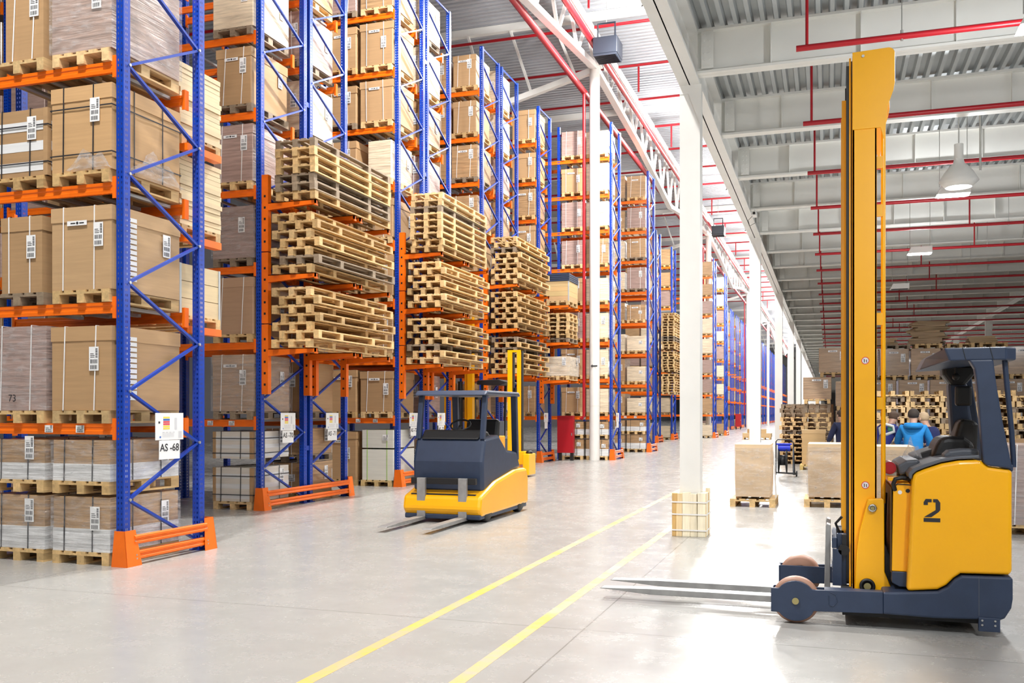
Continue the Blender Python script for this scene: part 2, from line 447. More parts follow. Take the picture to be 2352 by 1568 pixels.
def carton(label, x, y, z, w, d, h, style='w', col=KR, det=1, group=None, cat='carton', name='carton', rz=0, seed=0):
    """root mesh is the box itself; lid, straps, labels and film are its parts"""
    s = R.random() if not seed else seed; f = R.uniform(.92, 1.08); col = tuple(c * f for c in col)
    mat = M.wrap if style in 'wpfz' else M.kraft
    if det >= 2: mb = bulge_box(w, d, h, 14, .0035 if style in 'wpf' else .0012, s)
    else: mb = MB().prism([(-w / 2 + .012, -d / 2), (w / 2 - .012, -d / 2), (w / 2, -d / 2 + .012), (w / 2, d / 2 - .012), (w / 2 - .012, d / 2), (-w / 2 + .012, d / 2), (-w / 2, d / 2 - .012), (-w / 2, -d / 2 + .012)], 'z', 0, h)
    o = link(name, mb.mesh(name, mat), None, (x, y, z), col); tag(o, label, cat, group); o.rotation_euler.z = rz
    if det == 0: return o
    def box_shell(nm, z0, z1, g, mt, c, lab=None):
        q = MB().box(-w / 2 - g, w / 2 + g, -d / 2 - g, d / 2 + g, z0, z1)
        part(nm, q, mt, o, c, label=lab)
    if style in 'lks' or (style == 'w' and R.random() < .5): box_shell('lid', h - .16, h + .006, .009, mat, tuple(c * 1.07 for c in col))
    if style == 'z':                                            # white lower half
        box_shell('white_base', -.002, h * .42, .006, M.wrap, WH, 'white lower half')
    if style == 'y':                                            # alternating layers
        for i in range(3): box_shell('white_layer', h * (.08 + .3 * i), h * (.22 + .3 * i), .004, M.kraft, WH, 'white layer')
        for sx in (-1, 1): part('corner_board', MB().box(sx * w / 2 - .05 * (sx > 0) - .006, sx * w / 2 + .05 * (sx < 0) + .006, -d / 2 - .01, -d / 2 + .05, 0, h), M.kraft, o, KR)
    g = .013 if style in 'lksyz' else .01
    def vstrap(xx, lean, mt, nm, zb=0, wd=.014):
        q = MB()
        q.bar((xx, -d / 2 - g, zb), (xx + lean, -d / 2 - g, h + .01), wd, .004, up=(0, 1, 0)); q.bar((xx + lean, -d / 2 - g, h + .01), (xx + lean, d / 2 + g, h + .01), wd, .004)
        q.bar((xx + lean, d / 2 + g, h + .01), (xx, d / 2 + g, zb), wd, .004, up=(0, 1, 0)); part(nm, q, mt, o)
    def hstrap(zz, mt, nm, yo=0):
        q = MB(); gg = g + .002
        for a, b in (((-1, -1), (1, -1)), ((1, -1), (1, 1)), ((1, 1), (-1, 1)), ((-1, 1), (-1, -1))):
            q.bar((a[0] * (w / 2 + gg), a[1] * (d / 2 + gg), zz), (b[0] * (w / 2 + gg), b[1] * (d / 2 + gg), zz), .004, .014)
        part(nm, q, mt, o)
    def ystrap(yy, mt, nm):
        q = MB(); gg = g + .001
        q.bar((w / 2 + gg, yy, 0), (w / 2 + gg, yy, h + .012), .014, .004, up=(1, 0, 0)); q.bar((w / 2 + gg, yy, h + .012), (-w / 2 - gg, yy, h + .012), .014, .004); part(nm, q, mt, o)
    wl = R.uniform(-.02, .06)
    if style in 'swl' or (style == 'p' and R.random() < .8):
        vstrap(-w * .3, wl, M.strapw, 'white_strap'); vstrap(w * .22, wl, M.strapw, 'white_strap')
    if style in 'zyk':
        vstrap(-w * .3, .01, M.strapb, 'black_strap'); vstrap(w * .2, .01, M.strapb, 'black_strap'); ystrap(-d * .2, M.strapb, 'black_strap'); ystrap(d * .22, M.strapb, 'black_strap')
    if style in 'ky': hstrap(h * .2, M.strapb, 'black_strap'); hstrap(h * .75, M.strapb, 'black_strap')
    lx = w * R.uniform(.22, .3); lz = h * R.uniform(.38, .6)
    if R.random() < .9: part('shipping_label', LB[0] if det > 1 or h > .8 else LB[2], None, o, loc=(lx, -d / 2 - g - .006, lz))
    if style in 'swl' and R.random() < .7: part('strip_label', LB[1], None, o, loc=(-w * .06, -d / 2 - g - .004, h * .78))
    if R.random() < .7:
        q = part('shipping_label', LB[0], None, o, loc=(w / 2 + g + .004, d * .28, lz)); q.rotation_euler.z = PI / 2
    if det >= 2 and style in 'wzpf':
        fm = bulge_box(w + .045, d + .045, h * .985, 20, .0055, s + 1)
        part('stretch_wrap', fm, M.film, o, loc=(0, 0, .003))
    return o

# ------------------------------------------------------------------ pallet racks
LV = [1.6, 2.97, 4.32, 5.68, 7.05, 8.42, 9.72, 11.07]
TOP = 12.33
def post_mesh():
    mb = MB(); H = TOP; W = .10; D = .105; pz = .06
    def sheet(cols, place):
        """flat sheet with punched slots; cols: (u0,u1) of each slot column"""
        us = [0.0]
        for a, b in cols: us += [a, b]
        us.append(1.0)
        for i in range(0, len(us), 2): place(us[i], us[i + 1], 0, H)
        for a, b in cols:
            z = 0
            while z < H: place(a, b, z, min(H, z + pz * .55)); z += pz
    sheet([(.22, .36), (.64, .78)], lambda a, b, z0, z1: mb.quad((-W + a * W, 0, z0), (-W + b * W, 0, z0), (-W + b * W, 0, z1), (-W + a * W, 0, z1)))
    sheet([(.30, .37), (.52, .59)], lambda a, b, z0, z1: mb.quad((0, a * D, z0), (0, b * D, z0), (0, b * D, z1), (0, a * D, z1)))
    mb.quad((-W, D, 0), (-W, 0, 0), (-W, 0, H), (-W, D, H))
    mb.quad((-.02, D, 0), (0, D, 0), (0, D, H), (-.02, D, H)); mb.quad((-W, D, 0), (-W + .02, D, 0), (-W + .02, D, H), (-W, D, H))
    mb.box(-W - .03, .03, -.03, D + .03, 0, .008)
    return mb.mesh('upright', M.blue)
ME_POST = post_mesh()
def beam_mesh(L, h=.125):
    mb = MB()
    mb.prism([(0, 0), (-.045, 0), (-.045, -.035), (-.037, -.045), (-.037, -.075), (-.045, -.085), (-.045, -h), (0, -h)], 'x', -L, 0)
    for x in (-L - .002, -.012): mb.box(x, x + .014, -.055, .02, -h - .06, .06)
    mb.box(-.04, 0, -.058, -.046, -h - .06, .06); mb.box(-L, -L + .04, -.058, -.046, -h - .06, .06)
    for zz in (-.14, -.04, .03): mb.cyl((-.02, -.06, zz), (-.02, -.0585, zz), .006, n=6)
    return mb.mesh('beam', M.orange)
BAY = 2.76
ME_BEAM = beam_mesh(BAY)
ME_SUP = MB().box(-.03, .03, .012, 1.19, -.04, -.002).mesh('support_bar', M.galv)
ME_PLATE = MB().box(-.06, .06, 0, .003, -.03, .03).mesh('beam_label', M.paper)
def rack(label, X, Y0, Y1, group=None, levels=LV, bars=True, second=True, plates=True, own=True):
    t = thing('pallet_rack', label, 'rack', (X, Y0, 0), 0, group); Dp = Y1 - Y0
    for xx in ((0,) if own else ()) + ((-BAY - .1,) if second else ()):
        part('upright', ME_POST, None, t, loc=(xx, 0, 0)); part('upright', ME_POST, None, t, loc=(xx, Dp - .105, 0))
        if xx: continue
        z = .12; k = 0; yf, yr = .1, Dp - .1
        while z + .615 < TOP:
            a, b = ((yf, z), (yr, z + .615)) if k % 2 else ((yr, z), (yf, z + .615))
            q = MB().bar((-.03, a[0], a[1]), (-.03, b[0], b[1]), .03, .045, up=(1, 0, 0))
            q.cyl((-.01, b[0], b[1]), (.012, b[0], b[1]), .018, n=8, m=1)
            part('brace', q, [M.blue, M.steel], t); z += .615; k += 1
        part('brace', MB().bar((-.03, yf, TOP - .05), (-.03, yr, TOP - .05), .03, .045), M.blue, t)
    for i, z in enumerate(levels):
        b = part('beam', ME_BEAM, None, t, loc=(-.1, .04, z)); r = part('beam', ME_BEAM, None, t, loc=(-.1, 1.24, z))
        if bars:
            for j in range(4): part('support_bar', ME_SUP, None, t, loc=(-.35 - j * .45, .04, z))
        if plates and i == 0:
            for xx in (-.95, -.5):
                q = part('beam_label', LB[2], None, b, loc=(xx, -.052, -.105)); q.scale = (.8, 1, .6)
    return t
def end_guard(label, X, Ya, Yb, group=None):
    """low orange barrier: two tapered end posts, two ribbed rails"""
    t = thing('rack_guard', label, 'barrier', (X, Ya, 0), 0, group)
    for nm, s in (('end_post', 1), ('end_post', -1)):
        y = 0 if s > 0 else Yb - Ya; q = MB()
        a0, a1, b0, b1, tk = y - .04 * s, y - .025 * s, y + .2 * s, y + .15 * s, .006
        hexa = [(0, 3, 2, 1), (4, 5, 6, 7), (0, 1, 5, 4), (1, 2, 6, 5), (2, 3, 7, 6), (3, 0, 4, 7)]
        q.add([(-.12, a0, 0), (.10, a0, 0), (.10, a0 + tk * s, 0), (-.12, a0 + tk * s, 0), (-.09, a1, .4), (.05, a1, .4), (.05, a1 + tk * s, .4), (-.09, a1 + tk * s, .4)], hexa)
        q.add([(.10, a0, 0), (.10, b0, 0), (.094, b0, 0), (.094, a0, 0), (.05, a1, .4), (.05, b1, .4), (.044, b1, .4), (.044, a1, .4)], hexa)
        for zz in (.08, .12, .27, .31): q.cyl((.07 - zz * .1, y + .13 * s, zz), (.1 - zz * .1, y + .13 * s, zz), .011, n=8, m=1)
        part(nm, q, [M.orange, M.steel], t)
    for z in (.06, .235):
        q = MB().prism([(.055, z), (.075, z + .012), (.075, z + .035), (.062, z + .045), (.062, z + .06), (.075, z + .07), (.075, z + .093), (.055, z + .105), (.03, z + .105), (.03, z)], 'y', .12, Yb - Ya - .12)
        part('rail', q, M.orange, t)
    return t
def sign(code, X, Y, z=1.72, group=None, desc=None, blank=False):
    """notice with coloured bars and, under it, the aisle code"""
    t = thing('rack_sign', desc or f'white rack notice with coloured bars and the code {code}', 'sign', (X, Y, z), PI / 2, group)
    q = MB().box(-.25, .25, 0, .004, -.32, 0); e = -.0015
    def r(x0, x1, z0, z1, m): q.quad((x0, e, z0), (x1, e, z0), (x1, e, z1), (x0, e, z1), m)
    for i, m in enumerate((2, 3, 4, 4, 2, 2)): r(-.115, 0, -.065 - i * .026, -.045 - i * .026, m)
    r(-.2, -.17, -.125, -.1, 1); r(-.18, -.155, -.295, -.275, 3)
    for i in range(4): r(-.13 + .06 * i, -.09 + .06 * i, -.235, -.225, 5); r(-.13, .08, -.25 - .012 * i, -.246 - .012 * i, 5)
    r(.09, .13, -.2, -.06, 5); r(.16, .22, -.3, -.22, 5)
    part('notice', q, [M.paper, M.ink, M.pyel, M.pblu, M.pred, M.grid], t)
    q = MB().box(-.185, .185, .001, .004, -.55, -.325); c = part('code_sheet', q, M.paper, t)
    if not blank:
        l = part('lettering', text_mesh(code, .125, M.ink, .0015), None, c); l.location = (0, -.0006, -.415); l.rotation_euler.x = PI / 2
    return t
M.grid = plain('print_grey', (.6, .61, .64), .6)

RK = {}
RP = dict(a=(-7.5, 8.6), b=(-9.5, 14.3), c=(-9.5, 15.95), d=(-9.5, 19.9), e=(-9.5, 21.55), f=(-9.5, 25.5), g=(-9.5, 27.2), h=(-9.5, 31.1), i=(-7.5, 33.65), j=(-7.5, 41.0))
RK['a'] = rack('nearest blue and orange pallet rack with the AS-68 sign', -7.5, 8.6, 10.04)
RK['b'] = rack('blue and orange pallet rack with the AS-70 sign and pallet stacks', -9.5, 14.3, 15.84)
RK['c'] = rack('blue and orange pallet rack with the AS-71 sign', -9.5, 15.95, 17.44)
RK['d'] = rack('blue and orange pallet rack with the AS-72 sign', -9.5, 19.9, 21.4)
RK['e'] = rack('blue and orange pallet rack with the AS-73 sign', -9.5, 21.55, 23.1)
RK['f'] = rack('blue pallet rack behind the yellow stacker mast', -9.5, 25.5, 27.0)
RK['g'] = rack('blue pallet rack backing onto the one behind the stacker mast', -9.5, 27.2, 28.8, bars=False)
RK['h'] = rack('blue pallet rack left of the red fire hose cabinet', -9.5, 31.1, 32.6, bars=False)
RK['i'] = rack('blue pallet rack beside the nearest round white column', -7.5, 33.65, 35.15, bars=False, second=False)
RK['j'] = rack('blue pallet rack next beyond the round column, low orange guard', -7.5, 41.0, 42.5, bars=False)
# extra end frame where rack i passes behind the shorter rack h
part('upright', ME_POST, None, RK['i'], loc=(-1.98, 0, 0)); part('upright', ME_POST, None, RK['i'], loc=(-1.98, 1.395, 0))
end_guard('orange rack end guard under the AS-68 sign', -7.48, 8.56, 10.1)
end_guard('long orange rack end guard under the AS-70 and AS-71 signs', -9.48, 14.26, 17.5)
end_guard('orange rack end guard under the AS-72 and AS-73 signs', -9.48, 19.86, 23.16)
end_guard('orange rack end guard behind the yellow stacker', -9.48, 25.46, 28.86)
end_guard('short orange rack end guard left of the red cabinet', -9.48, 31.06, 32.66)
end_guard('short orange rack end guard just right of the round column', -7.48, 33.61, 35.21)
end_guard('small orange rack end guard two racks past the round column', -7.48, 40.96, 42.56)
for c_, x_, y_ in (('68', -7.462, 9.33), ('70', -9.462, 15.12), ('71', -9.462, 16.75), ('72', -9.462, 20.66), ('73', -9.462, 22.35)): sign('AS -' + c_, x_, y_, desc='white rack notice with coloured bars above the code AS-' + c_)
sign('', -9.462, 31.8, desc='small white rack notice left of the red cabinet', blank=True)
sign('', -7.462, 34.4, desc='small white rack notice just right of the round column', blank=True)
k2 = dict(b='c', d='e', f='g')
for k in ('b', 'd', 'f'):                                       # tie plates between back-to-back frames
    for z in (1.0, 4.2, 7.6, 10.4): part('tie', MB().box(-.09, -.01, RP[k2[k]][1] - RP[k][1] - .105, RP[k2[k]][1] - RP[k][1] - .002, z, z + .09), M.blue, RK[k])
# cantilever arms carrying long pallets at the rack ends
def arms(key, ys, y0, xa=.02, tiers=(5.42, 4.15, 2.85)):
    t = RK[key]
    for y in ys:
        yy = y - y0
        for zb, zt in ((2.05, 3.28), (3.3, 4.55), (4.57, 5.92)):
            q = MB().box(.0, .13, yy, yy + .1, zb, zt)
            for i in range(5): q.box(.045, .085, yy - .002, yy + .001, zb + .15 + i * .2, zb + .19 + i * .2, 1)
            part('arm_upright', q, [M.orange, M.black], t)
        for z in tiers:
            q = MB().prism([(.13, z), (1.08, z), (1.08, z - .07), (.13, z - .13)], 'y', yy + .01, yy + .03)
            q.prism([(.13, z), (1.08, z), (1.08, z - .07), (.13, z - .13)], 'y', yy + .07, yy + .09)
            q.box(.13, 1.08, yy + .01, yy + .09, z - .012, z); q.box(1.05, 1.08, yy + .01, yy + .09, z - .1, z)
            part('cantilever_arm', q, M.orange, t)
arms('b', (14.32, 15.72), 14.3); arms('c', (15.96, 17.15), 15.95)
arms('d', (19.92, 21.28), 19.9); arms('e', (21.57, 22.95), 21.55)
arms('f', (25.52, 26.88), 25.5); arms('g', (27.25, 28.6), 27.2)
arms('h', (31.12, 32.45), 31.1)
ORD = ['lowest', 'second', 'third', 'fourth', 'fifth', 'sixth', 'seventh', 'eighth', 'ninth', 'tenth', 'eleventh', 'twelfth', 'thirteenth', 'fourteenth', 'fifteenth', 'sixteenth']
def stack(kind, n, x, y, z, where, group, full=True, jit=.012, alt=0, top=None, dark=.12, flipalt=False, rz=0, ph=0):
    for i in range(n):
        dx = (alt if (i + ph) % 2 else -alt); cnt = ORD[i] if i == 0 else ORD[i]
        lab = f'{where}, {cnt} from the bottom' if i else f'{where}, lowest one'
        pallet(kind, x + dx + R.uniform(-jit, jit), y + R.uniform(-jit, jit) * 2, z + i * kind.h, lab, group, wcol(dark), full, rz + R.uniform(-.006, .006), flipalt and bool((i + ph) % 2), cat='pallet')
for (yc, nm, ns, fu) in ((15.72, 'AS-70', (7, 7, 7), True), (21.32, 'AS-72', (9, 7, 7), True)):
    for z, n, tn, al in zip((5.42, 4.15, 2.85), ns, ('upper', 'middle', 'lower'), (.0, .08, .08)):
        stack(LNG, n, -8.78, yc, z + .002, f'long wooden pallet in the {tn} arm stack at rack {nm}', f'long pallets in the {tn} stack at rack {nm}', fu, .015, al, dark=.13)
for z, n, tn in zip((5.42, 4.15, 2.85), (9, 7, 7), ('upper', 'middle', 'lower')):
    stack(LNG, n, -8.8, 26.98, z + .002, f'long wooden pallet in the {tn} arm stack above the yellow stacker', f'long pallets in the {tn} stack above the stacker', False, .015, .06, dark=.15)

# ------------------------------------------------------------------ loads on the racks
LVN = ['floor level', 'first beam level', 'second beam level', 'third beam level', 'fourth beam level', 'fifth beam level', 'sixth beam level', 'seventh beam level', 'top beam level']
RN = dict(a='rack AS-68', b='rack AS-70', c='rack AS-71', d='rack AS-72', e='rack AS-73', f='rack behind the stacker', g='second rack behind the stacker', h='rack by the red cabinet', i='rack at the round column', j='rack beyond the round column')
SLOT = ['by the upright', 'second from the upright', 'third from the upright']
WORD = dict(w='film-wrapped brown carton', p='film-wrapped greyish carton', s='brown strapped carton', l='brown lidded carton', k='plain brown carton with black straps', y='striped white and brown carton load', z='brown carton with white lower half', f='pale film-wrapped load', b='white strapped carton', m='pale wooden crate')
CC = dict(w=KR, p=PU, s=KR, l=KR, k=(.50, .31, .15), y=KR, z=KR, f=PW, b=WH, m=(.7, .53, .32))
def load(key, lv, slot, style, h, w=.84, d=1.16, det=1, col=None, dx=0, palf=None, dz=0):
    X, Y = RP[key]; x = X - .56 - slot * .93 + dx; w = min(w, .845); h = min(h, .93 if lv == 6 else 1.0) if lv else h; y = Y + .55; z = (0 if lv == 0 else LV[lv - 1] + .002) + dz
    pos = f'{SLOT[slot]}, {LVN[lv]}, {RN[key]}'; g = f'loads on the {RN[key]}'; gp = f'pallets under loads on the {RN[key]}'
    pallet(EUR, X - .56 - slot * .93, y, z, f'wooden pallet, {pos}', gp, wcol(.2), det >= 1 and key in 'abc' if palf is None else palf)
    st = {'b': 's', 'm': 'x', 'f': 'f'}.get(style, style)
    return carton(f'{WORD[style]} {pos}', x, y, z + .146, w, d, h, st, col or CC[style], det, g)
# nearest rack
for sl in (0, 1):
    x = -8.06 - sl * .93
    for tier, z in ((0, 0), (1, .80)):
        nm = ('lower', 'upper')[tier]
        pallet(EUR, x, 9.15, z, f'wooden pallet under the {nm} two-tone floor carton {SLOT[sl]}, {RN["a"]}', 'pallets on the floor of rack AS-68', wcol(.2))
        carton(f'{nm} brown carton with white lower half, {SLOT[sl]}, floor of rack AS-68', x, 9.15, z + .146, .80, 1.16, .62 if tier == 0 else .465, 'z', KR, 2, 'two-tone cartons on the floor of rack AS-68')
load('a', 1, 0, 'l', .95, .9, det=2); o73 = load('a', 1, 1, 'p', .98, .86, det=2)
load('a', 2, 0, 'l', .94, .9, det=2, col=(.49, .32, .17)); load('a', 2, 1, 's', .88, .6, det=2, dx=.06)
load('a', 3, 0, 'k', .96, .86, det=2); load('a', 3, 1, 'y', .78, .86, det=2, dx=.02)
load('a', 4, 0, 'p', 1.07, .9, det=2, col=(.42, .30, .25)); load('a', 4, 1, 's', 1.06, .56, det=2, dx=.1)
load('a', 5, 0, 'w', 1.0); load('a', 5, 1, 'p', .9); load('a', 6, 0, 'w', 1.0); load('a', 6, 1, 'w', 1.0)
q = part('handwriting', text_mesh('73', .12, M.ink), None, o73, loc=(-.04, -.622, .14)); q.rotation_euler.x = PI / 2
mb = MB()                                                       # column of small dotted labels on the sheet-stack cartons
for i in range(12):
    z = .12 + i * .062; mb.quad((0, -.06, z), (0, .12, z), (0, .12, z + .045), (0, -.06, z + .045), 0); mb.cyl((.0005, 0, z + .022), (.0015, 0, z + .022), .013, n=8, m=1)
me_col = mb.mesh('dotted_labels', [M.paper, M.ink])
for o in [o for o in bpy.data.objects if o.get('label', '').startswith('brown lidded carton by the upright') and 'AS-68' in o['label']]:
    part('dotted_labels', me_col, None, o, loc=(.845 / 2 + .014, -.31, 0))
# crumpled loose film at the foot of the plain carton
def crumple(name, label, x, y, z, sx, sy, sz, seed, cat='film'):
    rr = random.Random(seed); mb = MB(); n = 16; ph = [rr.uniform(0, 6) for _ in range(6)]
    vs = []
    for j in range(n + 1):
        for i in range(n + 1):
            u, v = i / n - .5, j / n - .5; e = max(0, 1 - (2 * abs(u)) ** 2) * max(0, 1 - (2 * abs(v)) ** 2)
            h = e * (.55 + .25 * math.sin(13 * u + ph[0] + 4 * v) + .22 * math.sin(17 * v + ph[1]) + .25 * rr.random())
            vs.append((x + u * sx + rr.uniform(-.02, .02) * sx, y + v * sy + rr.uniform(-.02, .02) * sy, z + h * sz))
    mb.add(vs, [(j * (n + 1) + i, j * (n + 1) + i + 1, (j + 1) * (n + 1) + i + 1, (j + 1) * (n + 1) + i) for j in range(n) for i in range(n)], 0, False)
    o = link(name, mb.mesh(name, M.film), None, (0, 0, 0)); return tag(o, label, cat)
crumple('loose_film', 'crumpled clear film hanging at the foot of the plain brown carton, rack AS-68', -7.588, 9.25, 4.47, .085, .95, .30, 3)
crumple('loose_film', 'crumpled clear film bunched before the plain brown carton, rack AS-68', -7.9, 8.515, 4.467, .6, .085, .24, 5)
# board stacks on short arms behind the nearest rack
for z in (2.82, 3.97, 5.12):
    part('cantilever_arm', MB().box(-.27, -.15, 1.30, 2.0, z - .09, z), M.orange, RK['a']); part('cantilever_arm', MB().box(-1.4, -1.28, 1.30, 2.0, z - .09, z), M.orange, RK['a'])
def board_stack(label, x, y, z, w, d, h, n, col):
    t = thing('board_stack', label, 'boards', (x, y, z))
    for i in range(n):
        a, b = R.uniform(-.012, .012), R.uniform(-.02, .02); f = R.uniform(.9, 1.06); th = h / n
        part('board', MB().box(-w / 2 + a, w / 2 + a, -d / 2 + b, d / 2 + b, i * th, (i + .93) * th), M.kraft, t, tuple(c * f for c in col))
BC = (.74, .60, .38)
for z, h, n, nm in ((3.97, .88, 14, 'middle'), (5.12, .9, 14, 'upper')):
    pallet(EUR, -8.36, 10.33, z + .002, f'wooden pallet under the {nm} stack of pale boards behind rack AS-68', 'pallets under the pale boards', None, True, PI / 2)
    board_stack(f'{nm} stack of pale boards jutting out behind rack AS-68', -8.36, 10.33, z + .15, 1.18, .84, h, n, BC)
pallet(EUR, -8.36, 10.33, 2.822, 'wooden pallet under the pale wooden crate behind rack AS-68', None, None, True, PI / 2)
t = thing('wooden_crate', 'pale wooden crate with metal corner strip behind rack AS-68', 'crate', (-8.36, 10.33, 2.968))
for i in range(3): part('side_board', MB().box(-.58, .58, -.4, .4, i * .22, i * .22 + .212), M.kraft, t, tuple(c * R.uniform(.9, 1.05) for c in BC))
for sy in (-.4, .4): part('corner_strip', MB().box(.55, .585, sy - .02, sy + .02, 0, .655), M.galv, t)
# rack AS-70 / AS-71
for sl, tz in ((0, 0), (0, .76)):
    nm = 'upper' if tz else 'lower'
    if not tz: pallet(EUR, -10.06, 14.85, 0, 'wooden pallet under the white strapped cartons, floor of rack AS-70', None, wcol(.1))
    carton(f'{nm} white and brown strapped carton, floor of rack AS-70', -10.06, 14.85, .146 + tz, .82, 1.16, .60 if not tz else .48, 'y', (.66, .62, .56), 2, 'cartons on the floor of rack AS-70')
load('b', 1, 0, 'w', 1.07, .86, det=2, col=(.44, .30, .20)); load('b', 2, 0, 'l', 1.0, .84, col=(.42, .27, .17)); load('b', 3, 0, 'p', .92, .84, det=2)
load('b', 4, 0, 'w', 1.05, .82, col=PU); load('b', 5, 0, 's', 1.0, .72, dx=.02); load('b', 6, 0, 'f', 1.04, .84); load('b', 7, 0, 'w', 1.0)
for lv, st, h in ((1, 's', .95), (2, 'w', .9), (3, 'p', 1.0), (4, 'w', 1.0), (5, 'f', .95), (6, 'p', 1.03), (7, 'w', 1.0)): load('c', lv, 0, st, h)
carton('lower brown carton on the floor of rack AS-71', -10.06, 16.5, .146, .8, 1.16, .6, 'w', KR, 1); pallet(EUR, -10.06, 16.5, 0, 'wooden pallet on the floor of rack AS-71')
pallet(EUR, -10.06, 16.5, .762, 'wooden pallet between the brown cartons, floor of rack AS-71'); carton('upper brown carton on the floor of rack AS-71', -10.06, 16.5, .912, .8, 1.16, .5, 'w', KR, 1)
for bay in (1, 2):
    X = -9.5 - bay * 2.88; t = rack(('dim blue pallet rack bay next in from the AS-70 frame', 'dim blue pallet rack bay two in from the AS-70 frame')[bay - 1], X - .02, 14.3, 15.84, bars=False, own=False, plates=False)
    for lv, z in enumerate([0] + LV[:7]):
        for sl in range(3):
            carton(f'dim brown load {SLOT[sl]}, {LVN[lv]}, {("bay next in from", "bay two in from")[bay - 1]} AS-70', X - .58 - sl * .90, 14.85, z + .003, .84, 1.1, R.uniform(.9, 1.15), 'w', R.choice((KR, PU)), 0, 'dim loads deep in the AS-70 row')
# rack AS-72 / AS-73
load('d', 0, 1, 's', 1.12, .8, palf=True)
pallet(EUR, -10.06, 20.45, 0, 'wooden pallet under the white cartons with green straps, rack AS-72', None, (.66, .48, .22))
M.strapg = plain('green_strap', (.35, .6, .12), .5)
for z, h, nm in ((.146, .72, 'lower'), (.9, .42, 'upper')):
    o = carton(f'{nm} white carton with green straps, floor of rack AS-72', -10.03, 20.45, z, .82, 1.16, h, 'x', (.70, .70, .64), 1, 'white cartons with green straps')
    for xx in (-.27, .24): part('green_strap', MB().box(xx - .008, xx + .008, -.584, .584, -.002, h + .003), M.strapg, o)
for lv, a, b in ((1, 's', 'l'), (2, 'w', 's'), (3, 's', 'w'), (4, 'l', 'k'), (5, 'f', 's'), (6, 'l', 's'), (7, 'l', 's'), (8, 'w', 'p')):
    load('d', lv, 0, a, R.uniform(.85, 1.03), .86 if lv != 5 else .6, dx=.08 if lv == 5 else 0); load('d', lv, 1, b, R.uniform(.85, 1.03), .8)
    load('e', lv, 0, R.choice('wpf'), R.uniform(.9, 1.03), det=1)
load('e', 0, 0, 'w', .9)
for lv in range(9):
    load('f', lv, 0, 'b' if lv == 0 else R.choice('swl'), R.uniform(.8, 1.02), .8 if lv not in (7, 8) else .7); 
    if lv in (5, 6, 7, 8): load('f', lv, 1, R.choice('wp'), R.uniform(.8, 1.02))
    load('g', lv, 0, R.choice('wpf'), R.uniform(.85, 1.03))
    if lv > 2: load('h', lv, 0, R.choice('swl'), R.uniform(.8, 1.02)); 
    elif lv: load('h', lv, 0, 'w', .9)
    for sl in (0, 1):
        if lv > 2 or sl != 3:
            if lv == 0: continue
            if sl == 0: load('i', lv, 0, R.choice('wf'), R.uniform(.8, 1.0))
            else: load('i', lv, sl, R.choice('pps'), R.uniform(.85, 1.02), dx=-.11 if sl == 2 else 0)
    if lv: load('j', lv, 0, 'f' if lv in (1, 2, 3) else R.choice('pw'), R.uniform(.55, .7) if lv < 5 else R.uniform(.8, .95), .82); load('j', lv, 1, R.choice('wpf'), R.uniform(.7, 1.0))
for key, X, sls in (('i', -7.5, (0, 1)), ('j', -7.5, (0, 1))):
    for sl in sls:
        for tier, z in ((0, 0), (1, .78)):
            x = X - .56 - sl * .93; y = RP[key][1] + .55; nm = ('lower', 'upper')[tier]
            pallet(EUR, x, y, z, f'wooden pallet, {nm} tier, {SLOT[sl]}, floor of the {RN[key]}', None, None, False)
            carton(f'{nm} brown and white carton {SLOT[sl]}, floor, {RN[key]}', x, y, z + .146, .84, 1.16, .6 if not tier else .47, 'z', KR, 1)
# arm loads at the rack left of the red cabinet
stack(EUR, 7, -8.86, 31.75, 4.152, 'wooden pallet in the arm stack left of the round column', 'pallets in the arm stack left of the round column', False, .012)
t = thing('lidded_crate', 'pale wooden crate with a dark lid on arms left of the round column', 'crate', (-8.86, 31.75, 5.566))
for i in range(4): part('side_board', MB().box(-.4, .4, -.6, .6, i * .17, i * .17 + .166), M.kraft, t, tuple(c * R.uniform(.85, 1.02) for c in (.62, .43, .22)))
part('corner_strip', MB().box(.37, .405, -.605, -.56, 0, .68), M.galv, t)
q = MB()
for i in range(4): q.box(-.42, .42, -.62, .62, .69 + i * .065, .74 + i * .065)
q.box(-.4, .4, -.6, .6, .68, .94); part('lid', q, M.slate, t)
pallet(EUR, -8.86, 31.75, 5.422, 'wooden pallet under the dark-lidded crate', None, None, False)
pallet(EUR, -8.86, 31.75, 2.852, 'wooden pallet under the pale wrapped load left of the round column', None, None, False)
carton('pale film-wrapped load on low arms left of the round column', -8.86, 31.75, 3.0, .86, 1.2, .66, 'f', PW, 2)

